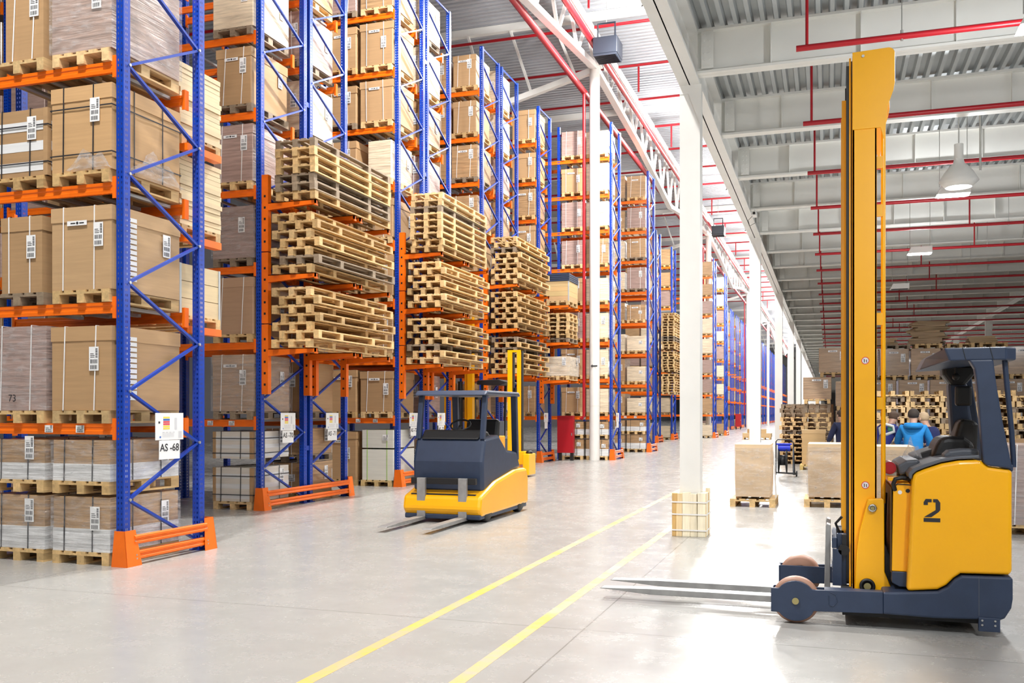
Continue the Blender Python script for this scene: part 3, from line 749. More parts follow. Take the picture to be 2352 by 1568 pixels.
# ------------------------------------------------------------------ distant racks
def far_rack(X, Y, w, seed, stacks=False):
    rr = random.Random(seed); g = 'distant pallet racks along the main aisle'
    t = thing('pallet_rack', w, 'rack', (X, Y, 0), 0, None)
    for y in (0, 1.4): part('upright', MB().box(-.1, 0, y, y + .1, 0, TOP), M.blue, t)
    q = MB(); z = .12; k = 0
    while z + .615 < TOP:
        a, b = (.1, 1.4) if k % 2 else (1.4, .1); q.bar((-.03, a, z), (-.03, b, z + .615), .03, .05, up=(1, 0, 0)); z += .615; k += 1
    part('bracing', q, M.blue, t)
    for z in LV: part('beam', ME_BEAM, None, t, loc=(-.1, .04, z))
for i, (X, Y, nm) in enumerate(((-9.5, 54.4, 'distant pallet rack with tall long-pallet stacks at its end'), (-9.5, 60.2, 'distant pallet rack one row past the tall pallet stacks'), (-7.5, 65.6, 'distant pallet rack just right of the second round column'), (-7.5, 73.0, 'distant pallet rack one row past the second round column'))):
    far_rack(X, Y, nm, 90 + i); end_guard(nm.replace('pallet rack', 'orange end guard at the rack'), X + .02, Y - .05, Y + 1.7)
    for lv, z in enumerate([0] + LV):
        for sl in range(2):
            h = R.uniform(.7, 1.05); st = R.choice('wpf')
            carton(f'far wrapped load, {SLOT[sl]}, {LVN[lv]}, ' + ('rack with tall pallet stacks', 'rack past the tall pallet stacks', 'rack at the second round column', 'rack past the second round column')[i], X - .53 - sl * .92, Y + .6, z + .165, .82, 1.05, h, st, CC[st], 0)
            if sl == 0 or lv: link_me = None
for Y in (54.5, 57.6):
    for z, n, tn in zip((5.42, 4.1, 2.8), (14 if Y < 55 else 8, 8, 8), ('upper', 'middle', 'lower')):
        for i in range(n if Y < 55 else 0):
            pallet(LNG, -8.85 + R.uniform(-.04, .04), Y + 1.5, z + i * LNG.h, f'far long wooden pallet in the {tn} stack past the round column', f'far long pallets in the {tn} stack', wcol(.1), False)
# under-load pallets of the distant racks, too small to count
mb = MB()
for X, Y in ((-9.5, 54.4), (-9.5, 60.2), (-7.5, 65.6), (-7.5, 73.0)):
    for z in [0] + LV:
        for sl in range(2):
            x = X - .53 - sl * .92
            z += .004; mb.box(x - .4, x + .4, Y + .1, Y + 1.2, z + .11, z + .144)
            for bx in (-.35, 0, .35): mb.box(x + bx - .06, x + bx + .06, Y + .1, Y + 1.2, z, z + .11)
for k in range(10):
    Y = 80 + k * 6.0; nm = 'far row of racking near the end of the main aisle'
    t = thing('pallet_rack', nm, 'rack', (-9.5, Y, 0), 0, 'far racking near the end of the aisle')
    for y in (0, 1.4, 2.9): part('upright', MB().box(-.1, 0, y, y + .1, 0, TOP), M.blue, t)
    for z in LV: part('beam', ME_BEAM, None, t, loc=(-.1, .04, z))
    part('end_barrier', MB().box(-.05, .05, 0, 3, .05, .35), M.orange, t)
    for z in (5.42, 4.1, 2.8): part('cantilever_arm', MB().box(0, 1.05, 0, .1, z - .1, z), M.orange, t)
    for lv, z in enumerate([0] + LV):
        x = -10.03; mb.box(x - .4, x + .4, Y + .1, Y + 1.2, z + .004, z + .146)
        carton('far wrapped load in the racking near the aisle end', x, Y + .7, z + .152, .8, 1.05, R.uniform(.7, .98), 'w', R.choice((KR, PU, PW)), 0, 'far loads near the end of the aisle')
ra, lo_ = MB(), MB(); rr = random.Random(2)
for k in range(10, 25):                                         # racking at the very end of the aisle, too small to count
    Y = 80 + k * 6.0
    for y in (0, 1.4, 2.9): ra.box(-9.6, -9.5, Y + y, Y + y + .1, 0, TOP)
    ra.box(-9.45, -9.35, Y, Y + 3, .05, .35, 1)
    for z in LV: ra.box(-12.3, -9.6, Y + .04, Y + .09, z - .12, z, 1)
    for z in (5.42, 4.1, 2.8): ra.box(-9.5, -8.45, Y, Y + .1, z - .1, z, 1); 
    for z in [0] + LV: lo_.box(-10.5, -9.62, Y + .12, Y + 1.2, z + .01, z + rr.uniform(.8, 1.1))
o = link('distant_racking', ra.mesh('distant_racking', [M.blue, M.orange]), None); o['kind'] = 'stuff'; tag(o, 'tiny blue and orange racking at the vanishing end of the aisle', 'racking')
o = link('distant_loads', lo_.mesh('distant_loads', M.kraft), None, (0, 0, 0), KR); o['kind'] = 'stuff'; tag(o, 'tiny brown loads at the vanishing end of the aisle', 'loads')
o = link('distant_pallets', mb.mesh('distant_pallets', M.wood), None, (0, 0, 0), (.6, .42, .2)); o['kind'] = 'stuff'; tag(o, 'tiny wooden pallets under the loads of the distant racks', 'pallets')

# ------------------------------------------------------------------ the yellow reach truck in front
S = (.4, 8.7, 0)
T = thing('reach_truck', 'large yellow and dark blue reach truck with a tall mast and number 2', 'forklift', S)
def P(name, mb, mats, bev=0, parent=None, label=None, seg=2, color=None):
    o = link(name, mb.mesh(name, mats, S), parent or T, (0, 0, 0), color)
    if bev: bevel(o, bev, seg)
    if label: o['label'] = label
    return o
def arc(cx, cz, r, a0, a1, n):
    return [(cx + r * math.cos(math.radians(a0 + (a1 - a0) * i / n)), cz + r * math.sin(math.radians(a0 + (a1 - a0) * i / n))) for i in range(n + 1)]
legp = [(-.455, .09), (-.455, .285), (-.40, .285)] + arc(-.262, .188, .163, 142, 38, 10) + [(-.11, .285), (.402, .302), (.402, .128), (.08, .12), (-.05, .115), (-.12, .115)] + arc(-.262, .188, .163, -38, -142, 10) + [(-.40, .09)]
wheel_kids = []
for nm, y0, y1, yi in (('near', 8.0, 8.03, 8.16), ('far', 9.37, 9.40, 9.24)):
    q = MB().prism(legp, 'y', y0, y1)
    a, b = sorted((y1, yi))
    q.box(-.04, .402, a, b, .14, .29); q.box(-.455, -.44, a, b, .10, .28); q.box(-.44, -.03, min(yi, yi - .012), max(yi, yi - .012), .13, .285)
    leg = P('straddle_leg', q, M.slate, .004)
    if nm == 'near':
        P('cast_mark', MB().tube([(.0, 8.0, .28), (.05, 7.998, .255), (.06, 7.998, .2), (.03, 7.998, .165), (-.0, 7.998, .17), (-.005, 7.998, .25)], .004, 6), M.slate, 0, leg)
    w0, w1 = sorted((y1 + .006 * (1 if yi > y1 else -1), yi - .012 * (1 if yi > y1 else -1)))
    q = MB().lathe([(.10, 0), (.165, 0), (.186, .012), (.186, w1 - w0 - .012), (.165, w1 - w0), (.10, w1 - w0)], (-.262, w0, .188), 40, 0, 'y')
    wh = P('load_wheel', q, M.tyre)
    q = MB().cyl((-.262, w0 + .012, .188), (-.262, w1 - .012, .188), .125, n=28)
    for k in range(5): q.cyl((-.262 + .07 * math.cos(k * 1.257), w0 + .006, .188 + .07 * math.sin(k * 1.257)), (-.262 + .07 * math.cos(k * 1.257), w0 + .013, .188 + .07 * math.sin(k * 1.257)), .009, n=8, m=1)
    P('hub', q, [M.steel, M.black], 0, wh)
    P('axle_cap', MB().cyl((-.262, 7.988 if nm == 'near' else 9.40, .188), (-.262, 8.0 if nm == 'near' else 9.412, .188), .027, n=20), M.brass, 0, leg)
# dark chassis tub and rear bumper
q = MB().prism([(.40, .30), (.50, .305), (.80, .33), (.87, .37), (.92, .43), (.97, .462), (1.31, .468), (1.325, .46), (1.325, .30), (1.315, .23), (1.27, .15), (1.24, .135), (.78, .118), (.40, .125)], 'y', 8.0, 9.4)
ch = P('chassis', q, M.slate, .028, seg=3)
P('seam', MB().box(1.088, 1.092, 7.9985, 8.003, .16, .46), M.grey, 0, ch)
q = MB().box(1.085, 1.235, 7.985, 8.02, .045, .15)
for x in (1.11, 1.2):
    for z in (.095, .13): q.cyl((x, 7.978, z), (x, 7.986, z), .008, n=8, m=1)
P('step_bracket', q, [M.slate, M.steel], .006)
P('belly_plate', MB().box(.1, 1.2, 8.15, 9.25, .07, .13), M.black)
P('drive_wheel', MB().lathe([(.05, 0), (.15, 0), (.165, .015), (.165, .1), (.15, .115), (.05, .115)], (1.0, 8.75, .168), 28, 0, 'y'), M.black)
# yellow rear body
bodyp = [(.578, .315), (.80, .34), (.865, .378), (.915, .435), (.965, .474), (1.30, .482), (1.322, .50), (1.322, 1.285), (1.16, 1.31), (1.10, 1.358), (.95, 1.35), (.83, 1.325), (.71, 1.28), (.65, 1.252), (.628, 1.23), (.618, 1.19)]
body = P('body_shell', MB().prism(bodyp, 'y', 8.015, 9.385), M.yellow, .03, seg=4)
q = MB()                                                        # stencilled figure two
def two(pts): q.prism([(x, z) for x, z in pts], 'y', 8.0115, 8.016)
two([(.700, 1.000), (.700, 1.022), (.714, 1.047), (.757, 1.047), (.757, 1.022), (.730, 1.022), (.730, 1.000)])
two([(.768, 1.047), (.800, 1.047), (.819, 1.020), (.819, .962), (.806, .946), (.755, .906), (.704, .906), (.786, .962), (.786, 1.022), (.768, 1.022)])
two([(.700, .898), (.819, .898), (.819, .868), (.700, .868)])
P('number_two', q, M.ink, 0, body)
dk = [(.615, 1.20), (.622, 1.235), (.65, 1.262), (.71, 1.29), (.83, 1.335), (.95, 1.36), (1.10, 1.368), (1.10, 1.395), (.95, 1.385), (.83, 1.362), (.70, 1.315), (.62, 1.28), (.59, 1.24), (.60, 1.20)]
P('cab_rim', MB().prism(dk, 'y', 8.03, 9.37), M.grey, .008)
# battery housing ahead of the body
q = MB().prism([(.475, .45), (.60, .45), (.63, 1.14), (.60, 1.165), (.515, 1.155), (.485, 1.13)], 'y', 8.13, 9.25)
bt = P('battery_cover', q, M.yellow, .008)
P('cover_edge', MB().prism([(.483, 1.128), (.515, 1.156), (.625, 1.148), (.625, 1.14), (.517, 1.147), (.489, 1.122)], 'y', 8.122, 8.13), M.black, 0, bt)
P('battery_skirt', MB().prism([(.475, .45), (.60, .45), (.60, .33), (.53, .33), (.475, .36)], 'y', 8.12, 9.25), M.slate, .006)
P('added_dark_plate', MB().box(.468, .474, 8.14, 9.24, .44, 1.12), plain('matte_dark_brown', (.11, .06, .015), .7), 0)  # added plate, dark matte colour masks the bright reflection on this side
for k in range(3): P('hose', MB().tube([(.452, 8.5 + k * .12, 1.05 - .1 * k), (.445, 8.52 + k * .1, .8), (.45, 8.6 + k * .05, .6), (.44, 8.7, .45)], .011, 8), M.steel if k == 1 else M.black)
P('side_web', MB().prism([(.44, .62), (.478, .52), (.47, .36), (.43, .36)], 'y', 8.3, 9.1), M.black)
for x, z, m, r in ((.535, 1.085, M.paper, .016), (.593, 1.098, M.black, .016)): P('cap', MB().cyl((x, 8.124, z), (x, 8.132, z), r, n=16), m, 0, bt)
P('hose', MB().tube([(.50, 8.14, 1.10), (.485, 8.12, 1.15), (.50, 8.12, 1.19), (.55, 8.14, 1.2), (.62, 8.16, 1.19)], .018, 10), M.black)
P('shelf', MB().prism([(.45, 1.17), (.60, 1.165), (.60, 1.195), (.45, 1.2)], 'y', 8.2, 9.25), M.yellow, .004)
P('console', MB().prism([(.55, 1.2), (.70, 1.27), (.70, 1.34), (.60, 1.33), (.53, 1.29)], 'y', 8.35, 9.2), M.grey, .02)
P('red_canister', MB().cyl((.475, 8.42, 1.262), (.475, 8.70, 1.262), .052, n=24).cyl((.475, 8.412, 1.262), (.475, 8.42, 1.262), .044, n=24).cyl((.475, 8.47, 1.262), (.475, 8.49, 1.262), .0545, n=24, m=1).box(.42, .53, 8.45, 8.65, 1.195, 1.225, 1), [M.red, M.steel], label='red canister lying behind the mast')
# seat
P('seat_back', MB().prism([(.98, 1.34), (1.18, 1.36), (1.19, 1.62), (1.17, 1.655), (1.08, 1.67), (1.04, 1.66), (1.0, 1.5)], 'y', 8.75, 9.15), M.black, .04, seg=3)
P('seat_cushion', MB().prism([(.80, 1.33), (1.12, 1.36), (1.14, 1.46), (1.06, 1.52), (.93, 1.525), (.87, 1.51), (.84, 1.45)], 'y', 8.55, 9.1), M.black, .045, seg=3)
P('armrest', MB().prism([(.86, 1.355), (1.12, 1.375), (1.12, 1.435), (1.0, 1.435), (.9, 1.42), (.87, 1.39)], 'y', 8.2, 8.42), M.grey, .025, seg=3)
P('floor_tray', MB().prism([(.68, 1.30), (.86, 1.36), (.87, 1.42), (.85, 1.42), (.68, 1.355)], 'y', 8.75, 9.3), M.black, .01)
# overhead guard
q = MB()
tz, bz = 2.225, 2.125
pl = [(.845, 8.0, 0), (1.28, 8.0, 0), (1.36, 8.1, 0), (1.37, 9.2, 0), (1.28, 9.33, 0), (.845, 9.33, 0), (.76, 8.95, -.045), (.76, 8.5, -.045)]
q.add([(x, y, tz + d) for x, y, d in pl] + [(x - (.05 if d else -.04 if x < .9 else 0), y, bz + d * 1.1) for x, y, d in pl],
      [tuple(range(8)), tuple(range(15, 7, -1))] + [(i, i + 8, (i + 1) % 8 + 8, (i + 1) % 8) for i in range(8)])
og = P('overhead_guard', q, M.slate, .012)
for x in (1.0, 1.19): P('roof_seam', MB().bar((x, 7.998, bz), (x - .025, 7.998, tz), .004, .006, up=(0, 1, 0)), M.black, 0, og)
P('rear_pillar', MB().prism([(1.02, 2.13), (1.19, 2.13), (1.21, 1.95), (1.255, 1.65), (1.322, 1.295), (1.15, 1.315), (1.12, 1.34), (1.10, 1.62), (1.075, 1.95), (1.06, 2.06)], 'y', 8.0, 8.10), M.slate, .012)
P('rear_pillar', MB().prism([(1.02, 2.13), (1.19, 2.13), (1.21, 1.95), (1.255, 1.65), (1.322, 1.295), (1.15, 1.315), (1.12, 1.34), (1.10, 1.62), (1.075, 1.95), (1.06, 2.06)], 'y', 9.23, 9.33), M.slate, .012)
P('front_pillar', MB().prism([(.985, 1.98), (1.135, 1.98), (1.16, 1.75), (1.215, 1.4), (1.02, 1.4), (1.0, 1.7)], 'y', 9.02, 9.2), M.slate, .02)
P('pillar_head', MB().prism([(.93, 2.14), (1.2, 2.14), (1.19, 2.05), (1.12, 1.96), (1.0, 1.96), (.94, 2.05)], 'y', 8.98, 9.22), M.black, .03)
P('roof_lamp', MB().tube([(1.03, 8.9, 2.13), (1.03, 8.9, 2.04)], .012).sphere((1.03, 8.88, 2.03), .03, 8), M.black)
P('rear_tube', MB().tube([(1.285, 8.12, 2.14), (1.30, 8.12, 1.95), (1.335, 8.14, 1.6), (1.352, 8.15, 1.35), (1.352, 8.15, 1.30)], .02, 12), M.slate)
P('tube_foot', MB().box(1.255, 1.335, 8.05, 8.2, 1.27, 1.325), M.slate, .012)
P('monitor', MB().box(1.02, 1.15, 8.82, 8.9, 1.78, 1.95), M.black, .02)
# mast
mast = P('mast_rail', MB().prism([(.182, .245), (.372, .245), (.372, 4.10), (.182, 4.10)], 'y', 8.35, 8.37).box(.182, .20, 8.35, 8.47, .245, 4.7).box(.355, .372, 8.35, 8.47, .245, 4.1), M.yellow, .003, label='near outer mast rail')
P('mast_rail', MB().box(.182, .372, 9.08, 9.10, .245, 4.6).box(.182, .2, 8.98, 9.1, .245, 4.6).box(.355, .372, 8.98, 9.1, .245, 4.6), M.yellow, .003)
tp = [(.182, 4.08), (.182, 4.725), (.45, 4.735)] + arc(.46, 4.685, .05, 80, 0, 5) + [(.512, 4.45), (.50, 4.38), (.455, 4.25), (.44, 4.08), (.425, 3.98), (.40, 4.08)]
hd = P('mast_head', MB().prism(tp, 'y', 8.342, 8.352), M.yellow, .003)
P('mast_head', MB().prism(tp, 'y', 9.085, 9.097), M.yellow, .003)
P('head_bolt', MB().cyl((.265, 8.335, 4.685), (.265, 8.343, 4.685), .012, n=12), M.steel, 0, hd)
P('crossbar', MB().box(.2, .26, 8.37, 9.08, 4.55, 4.68), M.yellow); P('crossbar', MB().box(.3, .36, 8.37, 9.08, 2.4, 2.52), M.yellow); P('crossbar', MB().box(.3, .36, 8.37, 9.08, .4, .6), M.yellow)
for y0, y1 in ((8.40, 8.46), (8.97, 9.03)):
    P('inner_rail', MB().box(.157, .172, y0, y1, .26, 4.70).box(.172, .18, y0 + .02, y1, .26, 4.68, 1), [M.yellow, M.black])
    P('channel', MB().box(.134, .157, y0 + .01, y1 - .01, .3, 4.64), M.black)
    P('inmost_rail', MB().box(.10, .134, y0 + .1 if y0 < 8.5 else y0 + .05, y1 + .1 if y0 < 8.5 else y1 + .08, .5, 4.38), M.yellow)
P('lift_cylinder', MB().tube([(.425, 8.40, .97), (.425, 8.40, 4.34)], .0185, 14).tube([(.425, 8.42, 4.3), (.425, 8.42, 4.42)], .03, 14), M.yellow)
for z in (1.75, 2.45, 3.35, 3.75): P('clamp', MB().box(.37, .42, 8.37, 8.39, z, z + .1), M.yellow)
P('lift_chain', MB().box(.22, .25, 8.7, 8.72, .4, 4.6), M.black)
br = P('mast_bracket', MB().prism([(.20, .248), (.505, .248), (.475, .30), (.428, .42), (.425, 1.01), (.405, 1.02), (.30, 1.01), (.275, .9), (.235, .74), (.212, .55)], 'y', 8.26, 8.34), M.yellow, .008)
P('pivot_bolt', MB().lathe([(.036, 0), (.036, -.02), (.028, -.03), (.022, -.03), (.022, -.012), (.001, -.012)], (.335, 8.26, .94), 8, 0, 'y').cyl((.335, 8.245, .94), (.335, 8.25, .94), .018, n=10, m=1), [M.steel, M.brass], 0, br)
rl = P('guide_roller', MB().lathe([(.001, 0), (.062, 0), (.062, -.03), (.04, -.034), (.04, -.02), (.001, -.02)], (.295, 8.255, .30), 28, 0, 'y'), M.black)
P('roller_hub', MB().cyl((.295, 8.225, .30), (.295, 8.24, .30), .028, n=20), M.brass, 0, rl)
for z in (2.155, 1.12):                                         # round warning stickers
    s_ = P('warning_sticker', MB().cyl((.283, 8.3475, z), (.283, 8.3495, z), .031, n=28), M.pred, 0, mast)
    P('sticker_disc', MB().cyl((.283, 8.3465, z), (.283, 8.348, z), .025, n=24), M.paper, 0, s_)
    q = MB()
    for dx, hh in ((-.008, .02), (.009, .016)): q.box(.283 + dx - .003, .283 + dx + .003, 8.3458, 8.3467, z - .016, z - .016 + hh); q.cyl((.283 + dx, 8.3458, z + hh - .012), (.283 + dx, 8.3467, z + hh - .012), .0045, n=8)
    q.bar((.265, 8.3458, z + .017), (.301, 8.3458, z - .017), .0006, .004, up=(0, 1, 0), m=1)
    P('pictogram', q, [M.ink, M.pred], 0, s_)
# fork carriage and forks
q = MB()
for z in (.58, .30): q.box(.02, .06, 8.38, 9.12, z, z + .09)
for y in (8.42, 8.98): q.box(.06, .14, y, y + .06, .27, .70)
P('fork_carriage', q, M.slate, .006)
P('side_plate', MB().prism([(.025, .27), (.10, .27), (.10, .57), (.025, .58)], 'y', 8.36, 8.385), M.slate, .004)
P('carriage_roller', MB().cyl((.115, 8.36, .57), (.115, 8.42, .57), .045, n=20).box(.1, .14, 8.37, 8.42, .6, .70), M.black, .004)
P('valve_block', MB().box(.06, .12, 8.5, 8.75, .6, .72).tube([(.08, 8.5, .7), (.05, 8.47, .78), (.1, 8.45, .84)], .012, 8), M.black, .006)
for y in (8.51, 8.95):
    fk = P('fork', MB().prism([(-2.02, .098), (-2.0, .106), (-1.55, .120), (-.06, .122), (.0, .122), (.0, .08), (-.07, .066), (-1.55, .066), (-1.8, .085)], 'y', y, y + .125).prism([(-.045, .08), (.005, .08), (.012, .76), (-.02, .77), (-.03, .75)], 'y', y, y + .125), M.fork, .006)
bag = crumple('plastic_bag', 'crumpled clear plastic bag standing on the console of the reach truck', .64, 8.36, 1.352, .15, .22, .16, 9, 'bag')

# ------------------------------------------------------------------ trucks on the left
def rider_truck(label, loc):
    """low rider truck, forks towards -Y"""
    t = thing('rider_truck', label, 'forklift', loc)
    def Q(n, mb, m, bv=0, par=None): return part(n, mb, m, par or t, bev=bv)
    Q('base', MB().prism([(-1.15, .10), (-1.25, .22), (-1.2, .42), (-.5, .62), (.5, .75), (1.1, .75), (1.2, .6), (1.2, .12)], 'x', -.66, .66), M.yellow, .05)
    Q('skirt', MB().prism([(-1.2, .06), (1.15, .06), (1.15, .14), (-1.2, .14)], 'x', -.64, .64), M.slate, .02)
    Q('body', MB().prism([(-.95, .46), (-.98, .95), (-.85, 1.32), (-.2, 1.36), (.2, 1.1), (.75, 1.05), (.95, .76), (.4, .72), (-.5, .58)], 'x', -.6, .6), M.slate, .05)
    Q('dashboard', MB().prism([(-.9, 1.3), (-.75, 1.45), (-.45, 1.42), (-.3, 1.3)], 'x', -.5, .5), M.black, .03)
    Q('seat', MB().prism([(.1, 1.02), (.65, 1.02), (.75, 1.6), (.62, 1.62), (.5, 1.2), (.1, 1.18)], 'x', -.3, .3), M.black, .05)
    Q('overhead_guard', MB().prism([(-.9, 2.0), (-.8, 2.08), (.8, 2.08), (.9, 2.0)], 'x', -.62, .62), M.slate, .03)
    for sx in (-1, 1):
        Q('front_pillar', MB().bar((sx * .55, -.85, 1.3), (sx * .55, -.72, 2.02), .08, .08), M.slate, .01)
        Q('rear_pillar', MB().bar((sx * .55, .8, .9), (sx * .55, .72, 2.02), .1, .1), M.slate, .01)
        for y in (-.85, .8):
            w = Q('wheel', MB().lathe([(.06, 0), (.17, 0), (.19, .02), (.19, .12), (.17, .14), (.06, .14)], (sx * .58 - .07, 0, 0), 28, 0, 'x'), M.black); w.location = (0, y, .19)
        f = Q('fork', MB().prism([(-2.6, .07), (-2.55, .085), (-2.1, .10), (-1.15, .10), (-1.15, .045), (-2.1, .045)], 'x', sx * .35 - .07, sx * .35 + .07), M.fork, .005)
        Q('fork_shank', MB().box(sx * .35 - .07, sx * .35 + .07, -1.22, -1.16, .05, .7), M.fork, .005, f)
    Q('carriage', MB().box(-.55, .55, -1.16, -1.08, .35, .45).box(-.55, .55, -1.16, -1.08, .6, .7), M.black, .01)
    q = MB().tube([(0, -.5, 1.42), (0, -.42, 1.5)], .03)
    for k in range(20): pass
    q.tube([(.17 * math.cos(a * PI / 10), -.41 + .17 * math.sin(a * PI / 10) * .5, 1.52 + .17 * math.sin(a * PI / 10) * .5) for a in range(21)], .015, 8)
    Q('steering_wheel', q, M.black)
    return t
rider_truck('dark blue and yellow rider truck driving towards us, forks lowered', (-5.75, 14.8, 0))
def stacker(label, loc):
    """small stacker with a twin-post mast and outrigger legs"""
    t = thing('stacker', label, 'forklift', loc)
    def Q(n, mb, m, bv=0, par=None): return part(n, mb, m, par or t, bev=bv)
    for x0, x1 in ((-.19, -.06), (.08, .19)):
        Q('mast_post', MB().box(x0, x1, -.06, .06, .55, 3.43).box(x1 - .02, x1 + .03, -.02, .1, .55, 3.4, 1), [M.yellow, M.black])
    Q('mast_bar', MB().box(-.19, .19, -.05, .05, 3.37, 3.43), M.yellow); Q('mast_bar', MB().box(-.06, .08, -.04, .0, 1.66, 1.72), M.yellow)
    Q('lift_cylinder', MB().tube([(.02, .05, .6), (.02, .05, 2.4)], .06, 14), M.black)
    Q('mast_foot', MB().box(-.34, .34, -.14, .2, .32, .68), M.yellow, .02)
    Q('outrigger', MB().box(-.17, .18, -.16, .5, .0, .33), M.yellow, .02); Q('outrigger', MB().box(.32, .5, -.3, .3, .05, .62), M.yellow, .02)
    Q('power_unit', MB().prism([(-.9, .35), (-.45, .35), (-.45, 1.08), (-.9, 1.18)], 'y', -.1, .5), M.yellow, .02)
    Q('cabin', MB().prism([(-1.05, .3), (-.5, .3), (-.5, 1.0), (-.7, 1.3), (-1.05, 1.3)], 'y', .05, .9), M.slate, .03)
    Q('guard_post', MB().bar((-1.0, .1, 1.2), (-.98, .1, 2.5), .06, .06), M.black); Q('guard_post', MB().bar((-.55, .7, 1.0), (-.5, .7, 2.5), .06, .06), M.black)
    Q('overhead_guard', MB().prism([(-1.1, 2.5), (-1.08, 2.62), (-.45, 2.64), (-.2, 2.56), (-.4, 2.48)], 'y', -.05, .95), M.black, .02)
    Q('screen', MB().box(-.75, -.3, -.05, -.02, 1.1, 1.5), M.grey, .01)
    Q('cap', MB().lathe([(.001, .0), (.09, 0), (.1, .04), (.05, .08), (.001, .085)], (.41, 0, .62), 16), M.black)
    return t
stacker('yellow stacker with a slim twin-post mast before the long-pallet stacks', (-8.12, 24.3, 0))
def tall_truck(label, loc):
    t = thing('reach_truck', label, 'forklift', loc)
    def Q(n, mb, m, bv=0): return part(n, mb, m, t, bev=bv)
    for x0, x1 in ((-.42, -.27), (.27, .42)): Q('mast_rail', MB().box(x0, x1, -.1, .08, .1, 4.6), M.yellow); 
    for x0, x1 in ((-.24, -.16), (.16, .24)): Q('inner_rail', MB().box(x0, x1, -.02, .1, .15, 4.4), M.yellow)
    for z in (.5, 2.2, 4.4): Q('crossbar', MB().box(-.42, .42, .02, .08, z, z + .14), M.yellow)
    Q('lift_cylinder', MB().tube([(0, .06, .3), (0, .06, 2.6)], .07, 12), M.black)
    Q('body', MB().box(-.42, .42, .15, .9, .1, 1.2), M.yellow, .04); Q('leg', MB().box(-.42, -.3, -.9, .2, .06, .3), M.slate, .02); Q('leg', MB().box(.3, .42, -.9, .2, .06, .3), M.slate, .02)
    Q('overhead_guard', MB().box(-.42, .5, .12, .9, 2.1, 2.2), M.black, .02)
    for sx in (-.36, .36):
        for y in (.2, .82): Q('guard_post', MB().box(sx - .04, sx + .04, y - .04, y + .04, 1.1, 2.12), M.black)
    return t
tall_truck('yellow reach truck with a tall wide mast half hidden under the pallet stacks', (-9.78, 24.4, 0))

# ------------------------------------------------------------------ column guard, fire cabinet, cart, floor loads
t = thing('column_guard', 'bundle of wooden planks strapped around the foot of the square column', 'column guard', (-1.85, 13.4, 0))
x = -.235; wd = [.058, .085, .11, .10, .117]; cl = [(.60, .38, .14), (.78, .60, .34), (.88, .80, .60), (.82, .74, .55), (.86, .79, .60)]
for s_ in range(4):
    xx = -.235
    for i, w_ in enumerate(wd):
        lean = R.uniform(-.008, .008); h_ = .60 + R.uniform(-.015, .02) + (.05 if s_ == 2 and i == 0 else 0)
        q = MB().add([(xx, -.235, 0), (xx + w_ - .004, -.235, 0), (xx + w_ - .004, -.155, 0), (xx, -.155, 0), (xx + lean, -.235, h_), (xx + w_ - .004 + lean, -.235, h_), (xx + w_ - .004 + lean, -.155, h_), (xx + lean, -.155, h_)],
                     [(0, 3, 2, 1), (4, 5, 6, 7), (0, 1, 5, 4), (1, 2, 6, 5), (2, 3, 7, 6), (3, 0, 4, 7)])
        o = part('plank', q, M.woodz, t, cl[i] if s_ == 0 else cl[(i * 3 + s_) % 5], bev=.004); o.rotation_euler.z = s_ * PI / 2; xx += w_
for z in (.09, .31, .48):
    q = MB()
    for a, b in (((-1, -1), (1, -1)), ((1, -1), (1, 1)), ((1, 1), (-1, 1)), ((-1, 1), (-1, -1))): q.bar((a[0] * .242, a[1] * .242, z), (b[0] * .242, b[1] * .242, z), .006, .018)
    part('strap', q, M.strapw, t)
# pipe riser and red cabinet by the round columns
for y, nm in ((33.4, 'nearest'), (67.4, 'second'), (101.4, 'third')):
    q = MB().tube([(-8.55, y - .3, 1.55), (-8.5, y - .3, 1.5), (-8.42, y - .3, 1.62), (-8.42, y - .3, 13.26)], .055, 12)
    tag(link('sprinkler_riser', q.mesh('sprinkler_riser', M.red), None), f'red riser pipe running up the {nm} round white column', 'pipe')
    if nm == 'second': continue
    t = thing('hose_cabinet', f'red fire hose cabinet beside the {nm} round white column', 'cabinet', (-9.0, y - .55, 0))
    part('body', MB().box(-.33, .27, -.1, .12, .28, 1.62), M.red, t, bev=.01); part('foot', MB().box(-.3, -.2, -.05, .1, 0, .28), M.black, t); part('foot', MB().box(.14, .24, -.05, .1, 0, .28), M.black, t)
    part('handle', MB().box(.2, .23, -.115, -.1, .9, 1.0), M.steel, t)
# hose reel on a hand cart
t = thing('hose_cart', 'tall black cart with a hose reel and blue motor behind the wrapped carton', 'cart', (-1.12, 26.4, 0))
part('frame', MB().tube([(-.25, 0, .05), (-.25, 0, .95), (-.2, 0, 1.0), (.12, 0, 1.0), (.2, 0, .92), (.24, 0, .05)], .015, 8).tube([(-.25, 0, .1), (.3, -.1, .08)], .012).tube([(-.25, .3, .1), (.3, .3, .08)], .012).tube([(.24, 0, .08), (.24, .3, .08)], .012), M.black, t)
part('reel', MB().lathe([(.05, -.12), (.33, -.12), (.33, -.09), (.14, -.07), (.14, .07), (.33, .09), (.33, .12), (.05, .12)], (-.08, .1, .44), 36, 0, 'x'), M.black, t)
hs = MB()
for r in (.30, .34, .37): hs.tube([(.2, .1 + r * math.cos(a * PI / 12), .42 + r * math.sin(a * PI / 12)) for a in range(25)], .012, 6)
part('hose', hs, M.grey, t)
part('motor', MB().cyl((-.2, .05, .78), (.12, .05, .78), .1, n=20).box(-.24, .16, -.05, .15, .86, .9), plain('blue_casing', (.01, .03, .5), .4), t)
for x in (-.28, .28):
    w = part('wheel', MB().lathe([(.02, -.02), (.075, -.02), (.08, 0), (.075, .02), (.02, .02)], (0, 0, 0), 20, 0, 'x'), M.black, t); w.location = (x, .15, .08)
